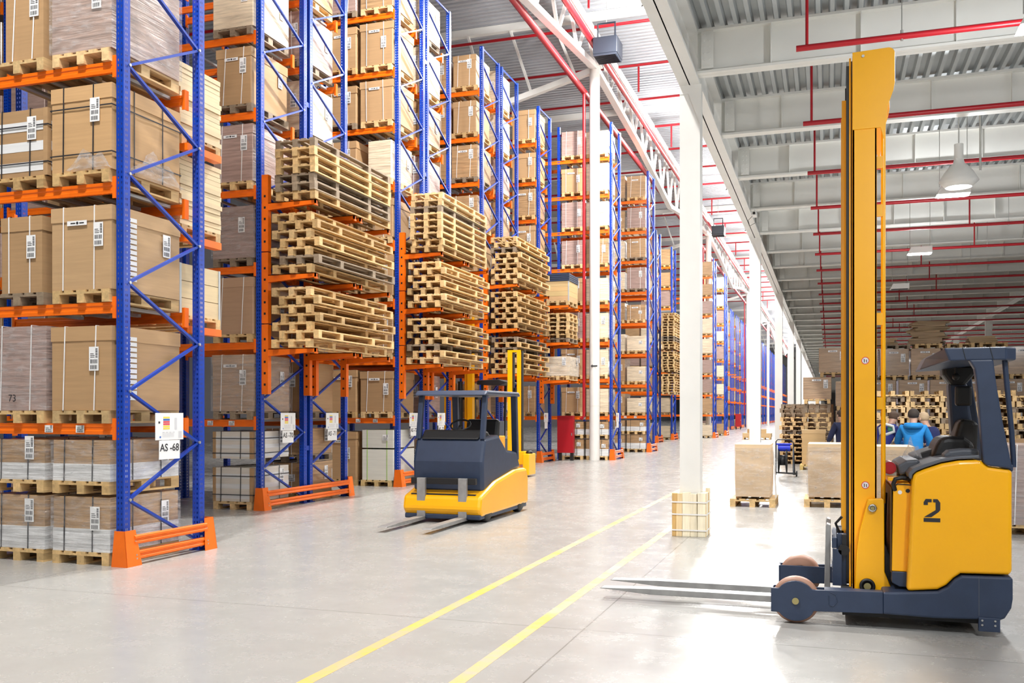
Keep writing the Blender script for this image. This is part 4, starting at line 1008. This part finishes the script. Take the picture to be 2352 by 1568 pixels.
# wrapped cartons on the floor
FW = (.68, .47, .22)
def floor_load(label, x, y, w, h, pw, d=1.12, flare=.04, straps=False):
    pallet(EUR, x + .0, y + .55, 0, f'pallet under the {label}', None, FW)
    q = MB()
    for xx in (-w / 2 + .05, w / 2 - .05): q.box(xx - .05, xx + .05, -.5, .5, 0, .04)
    tag(link('spacer_battens', q.mesh('spacer_battens', M.wood), None, (x, y + .55, .1445), (.45, .32, .17)), f'battens under the {label}', 'battens')
    mb = bulge_box(w, d, h, 16, .004, x + 9, flare); o = link('carton', mb.mesh('carton', M.kraft), None, (x, y + .55, .186), (.66, .49, .31)); tag(o, label, 'carton')
    part('lid', MB().prism([(-w / 2 - .012, -d / 2 - .012), (w / 2 + .012, -d / 2 - .012), (w / 2 + .012, d / 2 + .012), (-w / 2 - .012, d / 2 + .012)], 'z', h - .12, h + .008), M.kraft, o, (.72, .54, .34))
    fm = bulge_box(w + .05, d + .05, h - .05, 26, .008, x + 3, flare); part('stretch_wrap', fm, M.film, o)
    if straps:
        for yy in (-.3, -.1): part('strap', MB().bar((w / 2 + .05, yy, h), (w / 2 + .1, yy, -.035), .006, .016), M.strapw, o)
    return o
floor_load('film-wrapped brown carton on the floor right of the plank-clad column', -1.335, 17.72, .60, .95, .8, straps=True)
floor_load('wrapped brown carton on the floor just left of the truck mast', -.04, 18.05, .64, .96, .8)
floor_load('film-wrapped brown carton behind the red canister of the reach truck', .98, 16.4, .62, .98, .8)
pallet(EUR, 2.72, 15.4, 0, 'wooden pallet under the dark wrapped load at the far right edge', None, FW, rz=0)
o = carton('greyish film-wrapped load at the far right edge behind the truck', 2.72, 15.4, .146, .84, 1.2, 1.12, 'p', (.36, .27, .24), 2)
# cardboard pile by the second square column
for i, (x, y, z, rz) in enumerate(((-4.95, 63.4, .147, .04), (-4.0, 63.4, .147, -.03), (-4.5, 63.4, .41, .5))):
    o = link('flattened_carton', MB().box(-.44, .44, -.5, .5, 0, .26).mesh('flattened_carton', M.kraft), None, (x, y, z if i < 2 else .41), (.6, .42, .22)); o.rotation_euler = (0, (.08, -.1, .3)[i] * 0, rz)
    tag(o, ('left brown flattened carton of the pile behind the column', 'right brown flattened carton of the pile behind the column', 'topmost brown flattened carton of the pile behind the column')[i], 'carton')
for x in (-4.95, -4.0): pallet(EUR, x, 63.4, .0 if x < -4.5 else 0, 'wooden pallet under the ' + ('left' if x < -4.5 else 'right') + ' side of the flattened carton pile', None, None, False)

# ------------------------------------------------------------------ storage wall at the right
# pallet stacks in front
for i in range(5):
    x = 1.55 + i * .84; n = (16, 16, 15, 16, 15)[i]; where = ('first', 'second', 'third', 'fourth', 'fifth')[i]
    if i == 4: where = 'last'
    stack(EUR, n, x, 27.6, 0, f'wooden pallet in the {where} tall stack behind the people', f'pallets in the {where} tall stack behind the people', False, .02, .05, dark=.18, flipalt=True)
# left pallet stacks
stack(EUR, 14, -1.16, 33.6, 0, 'wooden pallet, left end stack of the storage wall', 'pallets at the left end of the storage wall', False, .02, .03, dark=.2)
stack(EUR, 15, -.36, 32.3, 0, 'wooden pallet under the left carton of the storage wall', 'pallets under the left carton of the storage wall', False, .03, .02, dark=.3)
WB = (.40, .27, .165)
def wallbox(label, x, y, z, w=.86, h=.78, det=1, pal=True, col=None):
    if pal: pallet(EUR, x, y + .6, z, 'pallet under ' + label, 'pallets of the storage wall', wcol(.4), False)
    o = carton(label, x, y + .6, z + .146, w, 1.1, h, 'w', col or WB, 0, 'cartons of the storage wall')
    part('shipping_label', LB[0], None, o, loc=(w * .3, -.56, h * .5)); part('strip_label', LB[1], None, o, loc=(-.02, -.56, h * .83))
wallbox('brown carton on the pallet stack, left end of the storage wall', -.37, 31.7, 2.016, .86, .70, pal=False)
for x, n_ in ((-1.16, 'far left'), (-.28, 'second')):
    for j in range(2): carton(f'added light-blocking carton behind the {n_} pallet stack of the storage wall, {("lower", "upper")[j]}', x, 34.9, j * 1.02 + .002, .84, 1.1, 1.0, 'w', WB, 0, 'added light-blocking cartons behind the left pallet stacks')  # unseen cartons added to block light showing through the pallet gaps
nmz = ('bottom', 'second', 'third', 'top')
stack(EUR, 6, .62, 32.3, 0, 'wooden pallet under two wrapped cartons of the storage wall', 'pallets under two wrapped cartons', False, .02, .02, dark=.3)
wallbox('lower of two wrapped cartons near the storage wall end', .62, 31.7, .866, col=(.33, .22, .14)); wallbox('upper of two wrapped cartons near the storage wall end', .62, 31.7, 1.98 - .18)
for i in range(9):
    x = .12 + i * .94; wh = ORD[i]
    if 1 <= i <= 8:
        wallbox(f'brown carton, tier below the top, {ORD[i]} from the left, storage wall', x + .56, 32.9, 1.86)
        wallbox(f'brown carton, second tier, {ORD[i]} from the left, storage wall', x + .56, 32.9, .93)
        wallbox(f'brown carton, bottom tier, {ORD[i]} from the left, storage wall', x + .56, 32.9, 0)
    if i < 8: wallbox(f'brown carton, top tier, {ORD[i] if i else "first"} from the left, storage wall', x, 32.9 if i else 31.7, 2.79 if i else 2.87, .88, .86 if i else .78)
for i in range(2, 6):
    pallet(EUR, .2 + i * .94, 33.5, 3.798, f'wooden pallet lying on the top cartons of the storage wall, {ORD[i]} from the left', None, wcol(.3), False)
rr = random.Random(4)
for i in range(12):
    o = link('cardboard_sheet', MB().box(-.5, .5, -.4, .4, 0, .06).mesh('cardboard_sheet', M.kraft), None, (3.05 + rr.uniform(-.1, .1), 33.5, 3.945 + i * .062), (.36, .25, .14)); o.rotation_euler = (0, 0, rr.uniform(-.35, .35))
    tag(o, f'flattened brown carton, {ORD[i]} layer, loose pile on top of the storage wall', 'cardboard', 'loose pile on top of the storage wall')
for i, x in enumerate((1.15, 4.1)):
    for j in range(3):
        o = link('cardboard_sheet', MB().box(-.4, .4, -.4, .4, 0, .07).mesh('cardboard_sheet', M.kraft), None, (x + .52, 33.5, 3.945 + j * .072), (.42, .29, .15)); o.rotation_euler.z = rr.uniform(-.2, .2)
        tag(o, f'flattened carton, {ORD[j]} layer, small {("left", "right")[i]} pile on top of the storage wall', 'cardboard', 'small piles on top of the storage wall')
pallet(EUR, -.78 + .33, 30.3, 0, 'wooden pallet under the tall plain carton beside the pallet stacks', None, (.5, .36, .12), False)
o = carton('tall plain brown carton with lid standing before the pallet stacks', -.45, 30.3, .146, .68, .68, 1.05, 'x', (.50, .33, .15), 0); part('lid', MB().box(-.35, .35, -.35, .35, .95, 1.06), M.kraft, o, (.55, .37, .18))
for i in range(4):
    o = link('brown_panel', MB().box(-.5, .5, -.4, .4, 0, .09).mesh('brown_panel', M.kraft), None, (4.55, 25.2, .62 + i * .13), (.38, .24, .12)); o.rotation_euler.z = .1 * (-1) ** i
    tag(o, f'brown cardboard panel {ORD[i]} in the pile behind the rear pillar of the truck', 'cardboard', 'panel pile behind the truck')
stack(EUR, 4, 4.55, 25.2, 0, 'wooden pallet under the cardboard panels behind the truck', 'pallets under the panels', False)
stack(EUR, 4, 2.35, 24.2, 0, 'wooden pallet in the low stack beside the two workers', 'pallets in the low stack beside the workers', False, .04, .02)

# ------------------------------------------------------------------ pipes
def pipe(name, label, pts, r=.05, group=None, cat='pipe', mat=None):
    return tag(link(name, MB().tube(pts, r, 10).mesh(name, mat or M.red), None), label, cat, group)
pipe('main_pipe', 'long red main pipe running along the upper roof truss', [(-7.75, -8, 14.5), (-7.75, 230, 14.5)], .11)
pipe('main_pipe', 'long red main pipe running below the roof truss', [(-8.45, -8, 13.38), (-8.45, 230, 13.38)], .11)
o = pipe('cable_tray', 'slim grey cable tray clipped on the red main pipe', [(-7.62, -8, 14.6), (-7.62, 230, 14.6)], .03, mat=M.steel)
def z_from(i): return 15.6
for i in range(1, 24):
    y = 24.6 + 4.1 * i if i > 1 else 28.7
    nm = f'red sprinkler branch pipe under the tall roof, {ORD[min(i - 1, 15)]} in depth' if i <= 10 else 'far red sprinkler branch pipe under the tall roof'
    t = thing('sprinkler_pipe', nm, 'pipe', (-8, y, 15.5), 0, None if i <= 10 else 'far branch pipes under the tall roof')
    part('branch', MB().tube([(-24, 0, 0), (5.6, 0, 0)], .055, 8), M.red, t)
    for xx in (-10, -5.5, 2.2): part('hanger', MB().tube([(xx, 0, 0), (xx, 0, .85)], .02, 6), M.red if xx > 0 else M.steel, t)
    if i % 2: part('drop', MB().tube([(.8, .2, -1.0), (.8, .2, 0)], .04, 8), M.red, t)
for i in range(6):                                              # angled drops over the main aisle
    y = 34 + i * 12.5
    pipe('hanging_sprinkler_pipe', f'red pipe bent down over the main aisle, {ORD[i] if i else "first"} in depth', [(-5.2, y - 3.5, 15.6), (-4.6, y + 1.0, 14.6), (-4.55, y + 1.2, 14.5), (-4.55, y + 1.2, 13.4)], .05)
for k in range(-2, 36):
    y = 11.55 + 3.03 * k
    if y > 118: continue
    i = k + 2
    far = i > 13; nm = f'dark red sprinkler pipe below the low ceiling, {ORD[i]} from the front' if not far else 'far dark red sprinkler pipe below the low ceiling'
    t = thing('sprinkler_pipe', nm, 'pipe', (-.37, y, 6.0), 0, 'far sprinkler pipes below the low ceiling' if far else None)
    part('branch', MB().tube([(0, 0, 0), (15.5, 0, 0)], .036, 10), M.red, t)
    part('riser', MB().tube([(.12, 0, 0), (.12, 0, .98)], .018, 8), M.red, t)
    for xx in (1.15, 4.2): part('hanger', MB().tube([(xx, 0, -.03), (xx, 0, .98)], .006, 6).cyl((xx, 0, -.05), (xx, 0, .07), .016, n=8), M.steel, t)
    part('riser', MB().tube([(2.9 + (k % 3) * .5, 0, 0), (2.9 + (k % 3) * .5, 0, .98)], .018, 8), M.red, t)
# louvred heater boxes on the truss
M.casing = plain('dark_casing', (.008, .012, .022), .5)
def heater(label, loc, s=1):
    t = thing('unit_heater', label, 'heater', loc)
    part('casing', MB().prism([(-.42, .05), (.42, .05), (.42, .62), (-.42, .62)], 'y', -.45, .45), M.casing, t, bev=.02)
    for i in range(10): part('louvre', MB().box(-.4, .4, -.43 + i * .088, -.405 + i * .088, -.02, .05), M.casing, t)
    part('bracket', MB().tube([(-.3, -.2, .6), (-.3, -.2, 1.15), (.3, -.2, 1.15), (.3, -.2, .6)], .035, 6), M.casing, t)
    part('hanger', MB().tube([(0, -.2, 1.15), (0, -.2, 16.3 - loc[2])], .012, 6), M.steel, t)
heater('dark louvred heater box hung beside the nearest round column top', (-7.2, 31.6, 13.85))
heater('dark louvred heater box hung beside the second round column top', (-7.2, 65.6, 13.85))
# ceiling lamps of the tall hall
def high_bay(label, x, y, z, ztop, pw, group=None, r=.34):
    t = thing('high_bay_lamp', label, 'lamp', (x, y, z), 0, group)
    part('shade', MB().lathe([(.07, .46), (.09, .38), (.14, .34), (.22, .24), (.30, .10), (r, .0), (r - .012, .0), (.28, .10), (.2, .23), (.12, .32), (.001, .34)], (0, 0, 0), 28), M.black if z > 10 else M.white, t)
    part('ballast', MB().cyl((0, 0, .44), (0, 0, .7), .07, n=16), M.black if z > 10 else M.white, t)
    part('hanger', MB().tube([(0, 0, .7), (0, 0, ztop - z)], .01, 6), M.steel, t)
    part('glow_disc', MB().cyl((0, 0, .02), (0, 0, .03), r - .03, n=24), M.lamp, t)
    ld = bpy.data.lights.new('high_bay_light', 'AREA'); ld.shape = 'DISK'; ld.size = r * 1.9; ld.energy = pw; ld.color = (1, .97, .93)
    lo = bpy.data.objects.new('high_bay_light', ld); COL.objects.link(lo); lo.parent = t; lo.location = (0, 0, -.03)
    if z > 10:                                                  # light that leaves the open lamp sideways
        ld = bpy.data.lights.new('high_bay_side_light', 'POINT'); ld.shadow_soft_size = .3; ld.energy = pw * 1.3; ld.color = (1, .98, .95)
        lo = bpy.data.objects.new('high_bay_side_light', ld); COL.objects.link(lo); lo.parent = t; lo.location = (0, 0, -.45)
    return t
HP = 1180
for i in range(0, 16):
    y = 3.9 + 12.85 * i
    high_bay('bright pendant lamp under the tall roof, ' + (ORD[i] if i else 'first') + ' along the main aisle', -5.35, y, 14.5, 16.3, HP)
# lamps of the low bay
def panel_lamp(label, x, y, z, on=True, pw=0):
    t = thing('panel_lamp', label, 'lamp', (x, y, z))
    part('housing', MB().prism([(-.24, .0), (-.16, .16), (.3, .16), (.3, .0)], 'y', -.16, .16), M.white, t, bev=.01)
    part('tube_panel', MB().box(-.2, .26, -.13, .13, -.008, .0), M.tube if on else M.grey, t)
    for xx in (-.18, .26): part('hanger', MB().tube([(xx, 0, .16), (xx, 0, 6.97 - z)], .006, 6), M.steel, t)
    if on:
        ld = bpy.data.lights.new('panel_light', 'AREA'); ld.shape = 'RECTANGLE'; ld.size = .46; ld.size_y = .26; ld.energy = pw; ld.color = (.95, .97, 1)
        lo = bpy.data.objects.new('panel_light', ld); COL.objects.link(lo); lo.parent = t; lo.location = (.03, 0, -.03)
        ld = bpy.data.lights.new('panel_side_light', 'POINT'); ld.shadow_soft_size = .15; ld.energy = pw * 1.1; ld.color = (.96, .98, 1)
        lo = bpy.data.objects.new('panel_side_light', ld); COL.objects.link(lo); lo.parent = t; lo.location = (.03, 0, -.25)
LPW = 128
high_bay('white bell-shaped lamp hanging before the bright panel lamp', 1.98, 16.7, 5.36, 6.97, 100, r=.2)
panel_lamp('bright panel lamp behind the white bell-shaped lamp', 2.0, 17.95, 5.5, True, LPW)
panel_lamp('bright panel lamp deeper in the low bay right of the mast', 2.0, 24.3, 5.5, True, LPW)
panel_lamp('bright panel lamp at the upper right corner', 2.02, 10.55, 5.55, True, LPW)
panel_lamp('panel lamp that is switched off, deep in the low bay', 2.0, 31.0, 5.5, False)
panel_lamp('panel lamp above the camera position', 2.0, 3.8, 5.5, True, LPW); panel_lamp('panel lamp behind the camera position', 2.0, -3.0, 5.5, True, LPW)
for y, k in ((3.8, 'first'), (10.55, 'second'), (17.95, 'third')): panel_lamp(f'added fill lamp in an unseen row further right, {k} in depth', 9.4, y, 5.5, True, LPW)  # second lamp row out of view, added as fill light
high_bay('pale bell lamp glowing at the far right of the low bay', 9.6, 52, 5.6, 6.97, 500, r=.3); high_bay('pale bell lamp glowing behind the far brown column', 8.0, 62, 5.6, 6.97, 700, r=.3); high_bay('pale bell lamp glowing at the far end of the low bay', 2.0, 75, 5.6, 6.97, 700, r=.3)
pipe('ceiling_conduit', 'grey cable loop between the ceiling ribs above the bell lamp', [(1.75, 17.1, 6.85), (1.8, 17.1, 6.7), (1.95, 17.1, 6.66), (2.05, 17.1, 6.8), (2.25, 17.1, 6.82), (2.35, 17.1, 6.7), (2.35, 17.1, 5.7)], .018, mat=M.steel)
t = thing('ceiling_camera', 'small white camera with dangling cables on the ceiling girder', 'camera', (-1.6, 21.9, 6.15))
part('body', MB().box(-.05, .05, -.2, .1, 0, .09), M.white, t, bev=.01); part('lens', MB().cyl((0, -.22, .045), (0, -.2, .045), .03, n=12), M.black, t); part('bracket', MB().tube([(0, 0, .09), (0, 0, .16)], .02, 8), M.white, t)
part('cable', MB().tube([(-.05, .1, .05), (-.15, .1, -.05), (-.12, .1, -.18), (.0, .1, -.12)], .006, 6), M.black, t)

# ------------------------------------------------------------------ people
def skin_mesh(name, J, Ed, mat, parent, color=None, sub=2):
    ks = list(J); ix = {k: i for i, k in enumerate(ks)}
    me = bpy.data.meshes.new(name); me.from_pydata([J[k][0] for k in ks], [(ix[a], ix[b]) for a, b in Ed], []); me.materials.append(mat)
    o = link(name, me, parent, (0, 0, 0), color)
    md = o.modifiers.new('skin', 'SKIN'); md.use_smooth_shade = True
    for k in ks:
        sv = me.skin_vertices[0].data[ix[k]]; r = J[k][1]; sv.radius = (r, r) if isinstance(r, (int, float)) else r; sv.use_root = (k == ks[0])
    s_ = o.modifiers.new('sub', 'SUBSURF'); s_.levels = sub; s_.render_levels = sub
    return o
def person(label, loc, rz, jacket, trousers, lean=.15, hands=((-.2, .45, 1.05), (.2, .45, 1.05)), hair=(.035, .025, .02), hood=True, glove=None, h=1.0):
    """figure facing local +Y"""
    t = thing('person', label, 'person', loc, rz)
    def L(x, y, z): return (x * h, (y + lean * max(0, z - .95) / .6) * h, z * h)
    J = {'pel': (L(0, 0, .95), (.15, .11)), 'wst': (L(0, 0, 1.12), (.14, .10)), 'chs': (L(0, 0, 1.34), (.16, .11)), 'nck': (L(0, .01, 1.5), .055), 'hd0': (L(0, .03, 1.58), .075), 'hd1': (L(0, .035, 1.68), .098), 'hd2': (L(0, .03, 1.76), .07)}
    Ed = [('pel', 'wst'), ('wst', 'chs'), ('chs', 'nck'), ('nck', 'hd0'), ('hd0', 'hd1'), ('hd1', 'hd2')]
    arms = {}
    for s_, (sx, hd) in enumerate(zip((-1, 1), hands)):
        sh = Vector(L(sx * .2, 0, 1.42)); hp = Vector((hd[0] * h, hd[1] * h, hd[2] * h)); mid = (sh + hp) / 2
        L1 = .29 * h; half = (hp - sh).length / 2; off = math.sqrt(max(.0004, L1 * L1 - half * half)); el = mid + Vector((sx * .5, -.25, -.75)).normalized() * off
        J[f's{s_}'] = (tuple(sh), .062); J[f'e{s_}'] = (tuple(el), .045); J[f'w{s_}'] = (tuple(hp), .030)
        Ed += [('chs', f's{s_}'), (f's{s_}', f'e{s_}'), (f'e{s_}', f'w{s_}')]; arms[s_] = (sh, el, hp, sx)
        J[f'h{s_}'] = (L(sx * .1, 0, .88), .088); J[f'k{s_}'] = (L(sx * .11, .03, .5), .058); J[f'a{s_}'] = (L(sx * .12, -.01, .09), .04); J[f'f{s_}'] = (L(sx * .13, .13, .045), .035)
        Ed += [('pel', f'h{s_}'), (f'h{s_}', f'k{s_}'), (f'k{s_}', f'a{s_}'), (f'a{s_}', f'f{s_}')]
        d = (hp - el).normalized(); u = Vector((0, 0, 1)).cross(d).normalized() * sx; J[f'p{s_}'] = (tuple(hp + d * .06), (.034, .018)); Ed.append((f'w{s_}', f'p{s_}'))
        for fi, (o_, ln) in enumerate(((-.03, .062), (-.011, .072), (.009, .068), (.028, .052))):
            a = hp + d * .085 + u * o_; b = a + d * ln * .6 - Vector((0, 0, .012)); c = b + d * ln * .3 - Vector((0, 0, .022))
            for q_, (nm_, pp, rr_) in enumerate((('x', a, .0095), ('y', b, .0085), ('z', c, .007))): J[f'{nm_}{s_}{fi}'] = (tuple(pp), rr_)
            Ed += [(f'p{s_}', f'x{s_}{fi}'), (f'x{s_}{fi}', f'y{s_}{fi}'), (f'y{s_}{fi}', f'z{s_}{fi}')]
        th = hp + d * .035 - u * .035; J[f't{s_}'] = (tuple(th), .011); J[f'v{s_}'] = (tuple(th + d * .035 - u * .012 - Vector((0, 0, .01))), .009); Ed += [(f'w{s_}', f't{s_}'), (f't{s_}', f'v{s_}')]
    skin_mesh('body', J, Ed, M.skin, t)
    q = MB(); hc = Vector(L(0, .035, 1.67))
    for sx in (-1, 1):
        q.sphere((hc.x + sx * .033, hc.y + .09, hc.z), .012, 6); 
    part('eyes', q, M.black, t)
    part('nose', MB().prism([(.09, -.03), (.125, -.035), (.092, .02)], 'x', -.012, .012), M.skin, t, loc=tuple(hc)); part('mouth', MB().box(-.025, .025, .086, .096, -.062, -.055), M.pred, t, loc=tuple(hc))
    for sx in (-1, 1): part('ear', MB().sphere((sx * .1, 0, -.01), .03, 6, 0, (.4, .7, 1)), M.skin, t, loc=tuple(hc))
    part('hair', MB().sphere((0, -.012, .03), .112, 10, 0, (.96, 1.0, .98)), M.cloth, t, hair, loc=tuple(hc))
    Jj = {'a': (L(0, 0, .82), (.2, .15)), 'b': (L(0, 0, 1.0), (.2, .155)), 'c': (L(0, 0, 1.2), (.195, .15)), 'd': (L(0, 0, 1.38), (.2, .14)), 'n': (L(0, 0, 1.47), .085)}
    Ej = [('a', 'b'), ('b', 'c'), ('c', 'd'), ('d', 'n')]
    for s_, (sh, el, hp, sx) in arms.items():
        Jj[f's{s_}'] = (tuple(sh), .088); Jj[f'e{s_}'] = (tuple(el), .072); Jj[f'w{s_}'] = (tuple(hp - (hp - el) * .06), .052); Ej += [('d', f's{s_}'), (f's{s_}', f'e{s_}'), (f'e{s_}', f'w{s_}')]
    jk = skin_mesh('jacket', Jj, Ej, M.cloth, t, jacket)
    if hood: part('hood', MB().lathe([(.10, -.05), (.17, -.05), (.19, .0), (.16, .05), (.11, .06), (.09, .02)], L(0, -.045, 1.47), 20), M.cloth, jk, tuple(c * 1.15 for c in jacket))
    Jt = {'p': (L(0, 0, .93), (.17, .13))}; Et = []
    for s_, sx in ((0, -1), (1, 1)):
        Jt[f'h{s_}'] = (L(sx * .1, 0, .84), .105); Jt[f'k{s_}'] = (L(sx * .11, .03, .5), .082); Jt[f'a{s_}'] = (L(sx * .12, -.01, .1), .07); Et += [('p', f'h{s_}'), (f'h{s_}', f'k{s_}'), (f'k{s_}', f'a{s_}')]
        part('shoe', MB().prism([(-.09, .0), (.2, .0), (.2, .04), (.08, .09), (-.08, .1)], 'x', -.05, .05), M.black, t, bev=.02, loc=L(sx * .125, 0, 0))
    skin_mesh('trousers', Jt, Et, M.cloth, t, trousers)
    if glove:
        for s_, (sh, el, hp, sx) in arms.items(): part('glove', MB().sphere(tuple(hp + (hp - el).normalized() * .05), .06, 8, 0, (.8, 1.1, .8)), M.cloth, t, glove)
    return t
person('person in a bright blue hooded jacket seen from behind at the pallets', (1.55, 19.9, 0), -.12, (.01, .20, .52), (.012, .05, .15), .1, ((-.22, .42, 1.12), (.24, .35, 1.1)))
person('fair-haired person in dark navy with grey gloves beside the blue jacket', (2.06, 20.95, 0), .9, (.012, .018, .09), (.01, .012, .05), .22, ((-.1, .42, .95), (.2, .45, .98)), (.5, .36, .22), False, (.35, .36, .36), .96)
person('person in navy and bright blue bending left of the blue jacket', (1.0, 21.7, 0), -.7, (.012, .02, .16), (.01, .012, .06), .42, ((-.15, .6, .95), (.2, .6, .9)), (.10, .06, .04), True, None, .97)
person('person in dark navy half hidden by the mast of the reach truck', (.33, 24.6, 0), .6, (.008, .012, .045), (.008, .01, .03), .05, ((-.2, .35, 1.0), (.22, .3, 1.0)), (.05, .03, .02), False, None, 1.0)
# walk-behind truck with a grey handle head
t = thing('pallet_jack', 'walk-behind pallet truck with a looped grey handle beside the workers', 'pallet truck', (.93, 19.7, 0))
part('stem', MB().bar((-.12, 0, .6), (.06, 0, 1.32), .12, .1), M.grey, t, bev=.02); part('handle_loop', MB().tube([(.02, -.02, 1.3), (.0, -.05, 1.42), (.1, -.05, 1.5), (.24, -.05, 1.46), (.26, -.05, 1.36), (.12, -.04, 1.3), (.02, -.02, 1.3)], .03, 10), plain('light_grey_plastic', (.42, .44, .44), .5), t)
part('motor_cover', MB().box(-.25, .12, -.15, .25, .1, 1.08), M.grey, t, bev=.05); part('grip', MB().box(.14, .24, -.06, .0, 1.36, 1.46), plain('green_grip', (.01, .12, .09), .5), t, bev=.02)
for sx in (0, .3): part('fork', MB().box(sx - .2, sx - .05, .25, 1.3, .05, .1), M.grey, t)
for sx in (-.2, .08):
    w = part('wheel', MB().lathe([(.02, -.04), (.095, -.04), (.1, 0), (.095, .04), (.02, .04)], (0, 0, 0), 20, 0, 'x'), M.black, t); w.location = (sx, .0, .1)
part('chassis_bar', MB().box(-.24, .14, -.08, .3, .08, .2), M.grey, t)

# ------------------------------------------------------------------ camera, world, view
cd = bpy.data.cameras.new('camera'); cam = bpy.data.objects.new('camera', cd); COL.objects.link(cam)
cam.location = (0, 0, 1.72); cam.rotation_euler = (PI / 2, 0, math.radians(18.65))
cd.sensor_width = 36; cd.lens = 36 * 2160 / 2352; cd.shift_y = 164 / 2352; cd.clip_end = 400
SC.camera = cam
w = bpy.data.worlds.new('world'); SC.world = w; w.use_nodes = True; w.node_tree.nodes['Background'].inputs[0].default_value = (.7, .8, 1, 1); w.node_tree.nodes['Background'].inputs[1].default_value = .1
vs = SC.view_settings; vs.view_transform = 'Standard'; vs.look = 'None'; vs.gamma = 1; vs.use_curve_mapping = False; vs.exposure = .38
cy = SC.cycles
cy.max_bounces = 8; cy.diffuse_bounces = 5; cy.glossy_bounces = 3; cy.transmission_bounces = 4; cy.transparent_max_bounces = 10
cy.caustics_reflective = False; cy.caustics_refractive = False; cy.sample_clamp_indirect = 6; cy.use_denoising = True; cy.use_adaptive_sampling = True; cy.adaptive_threshold = .025
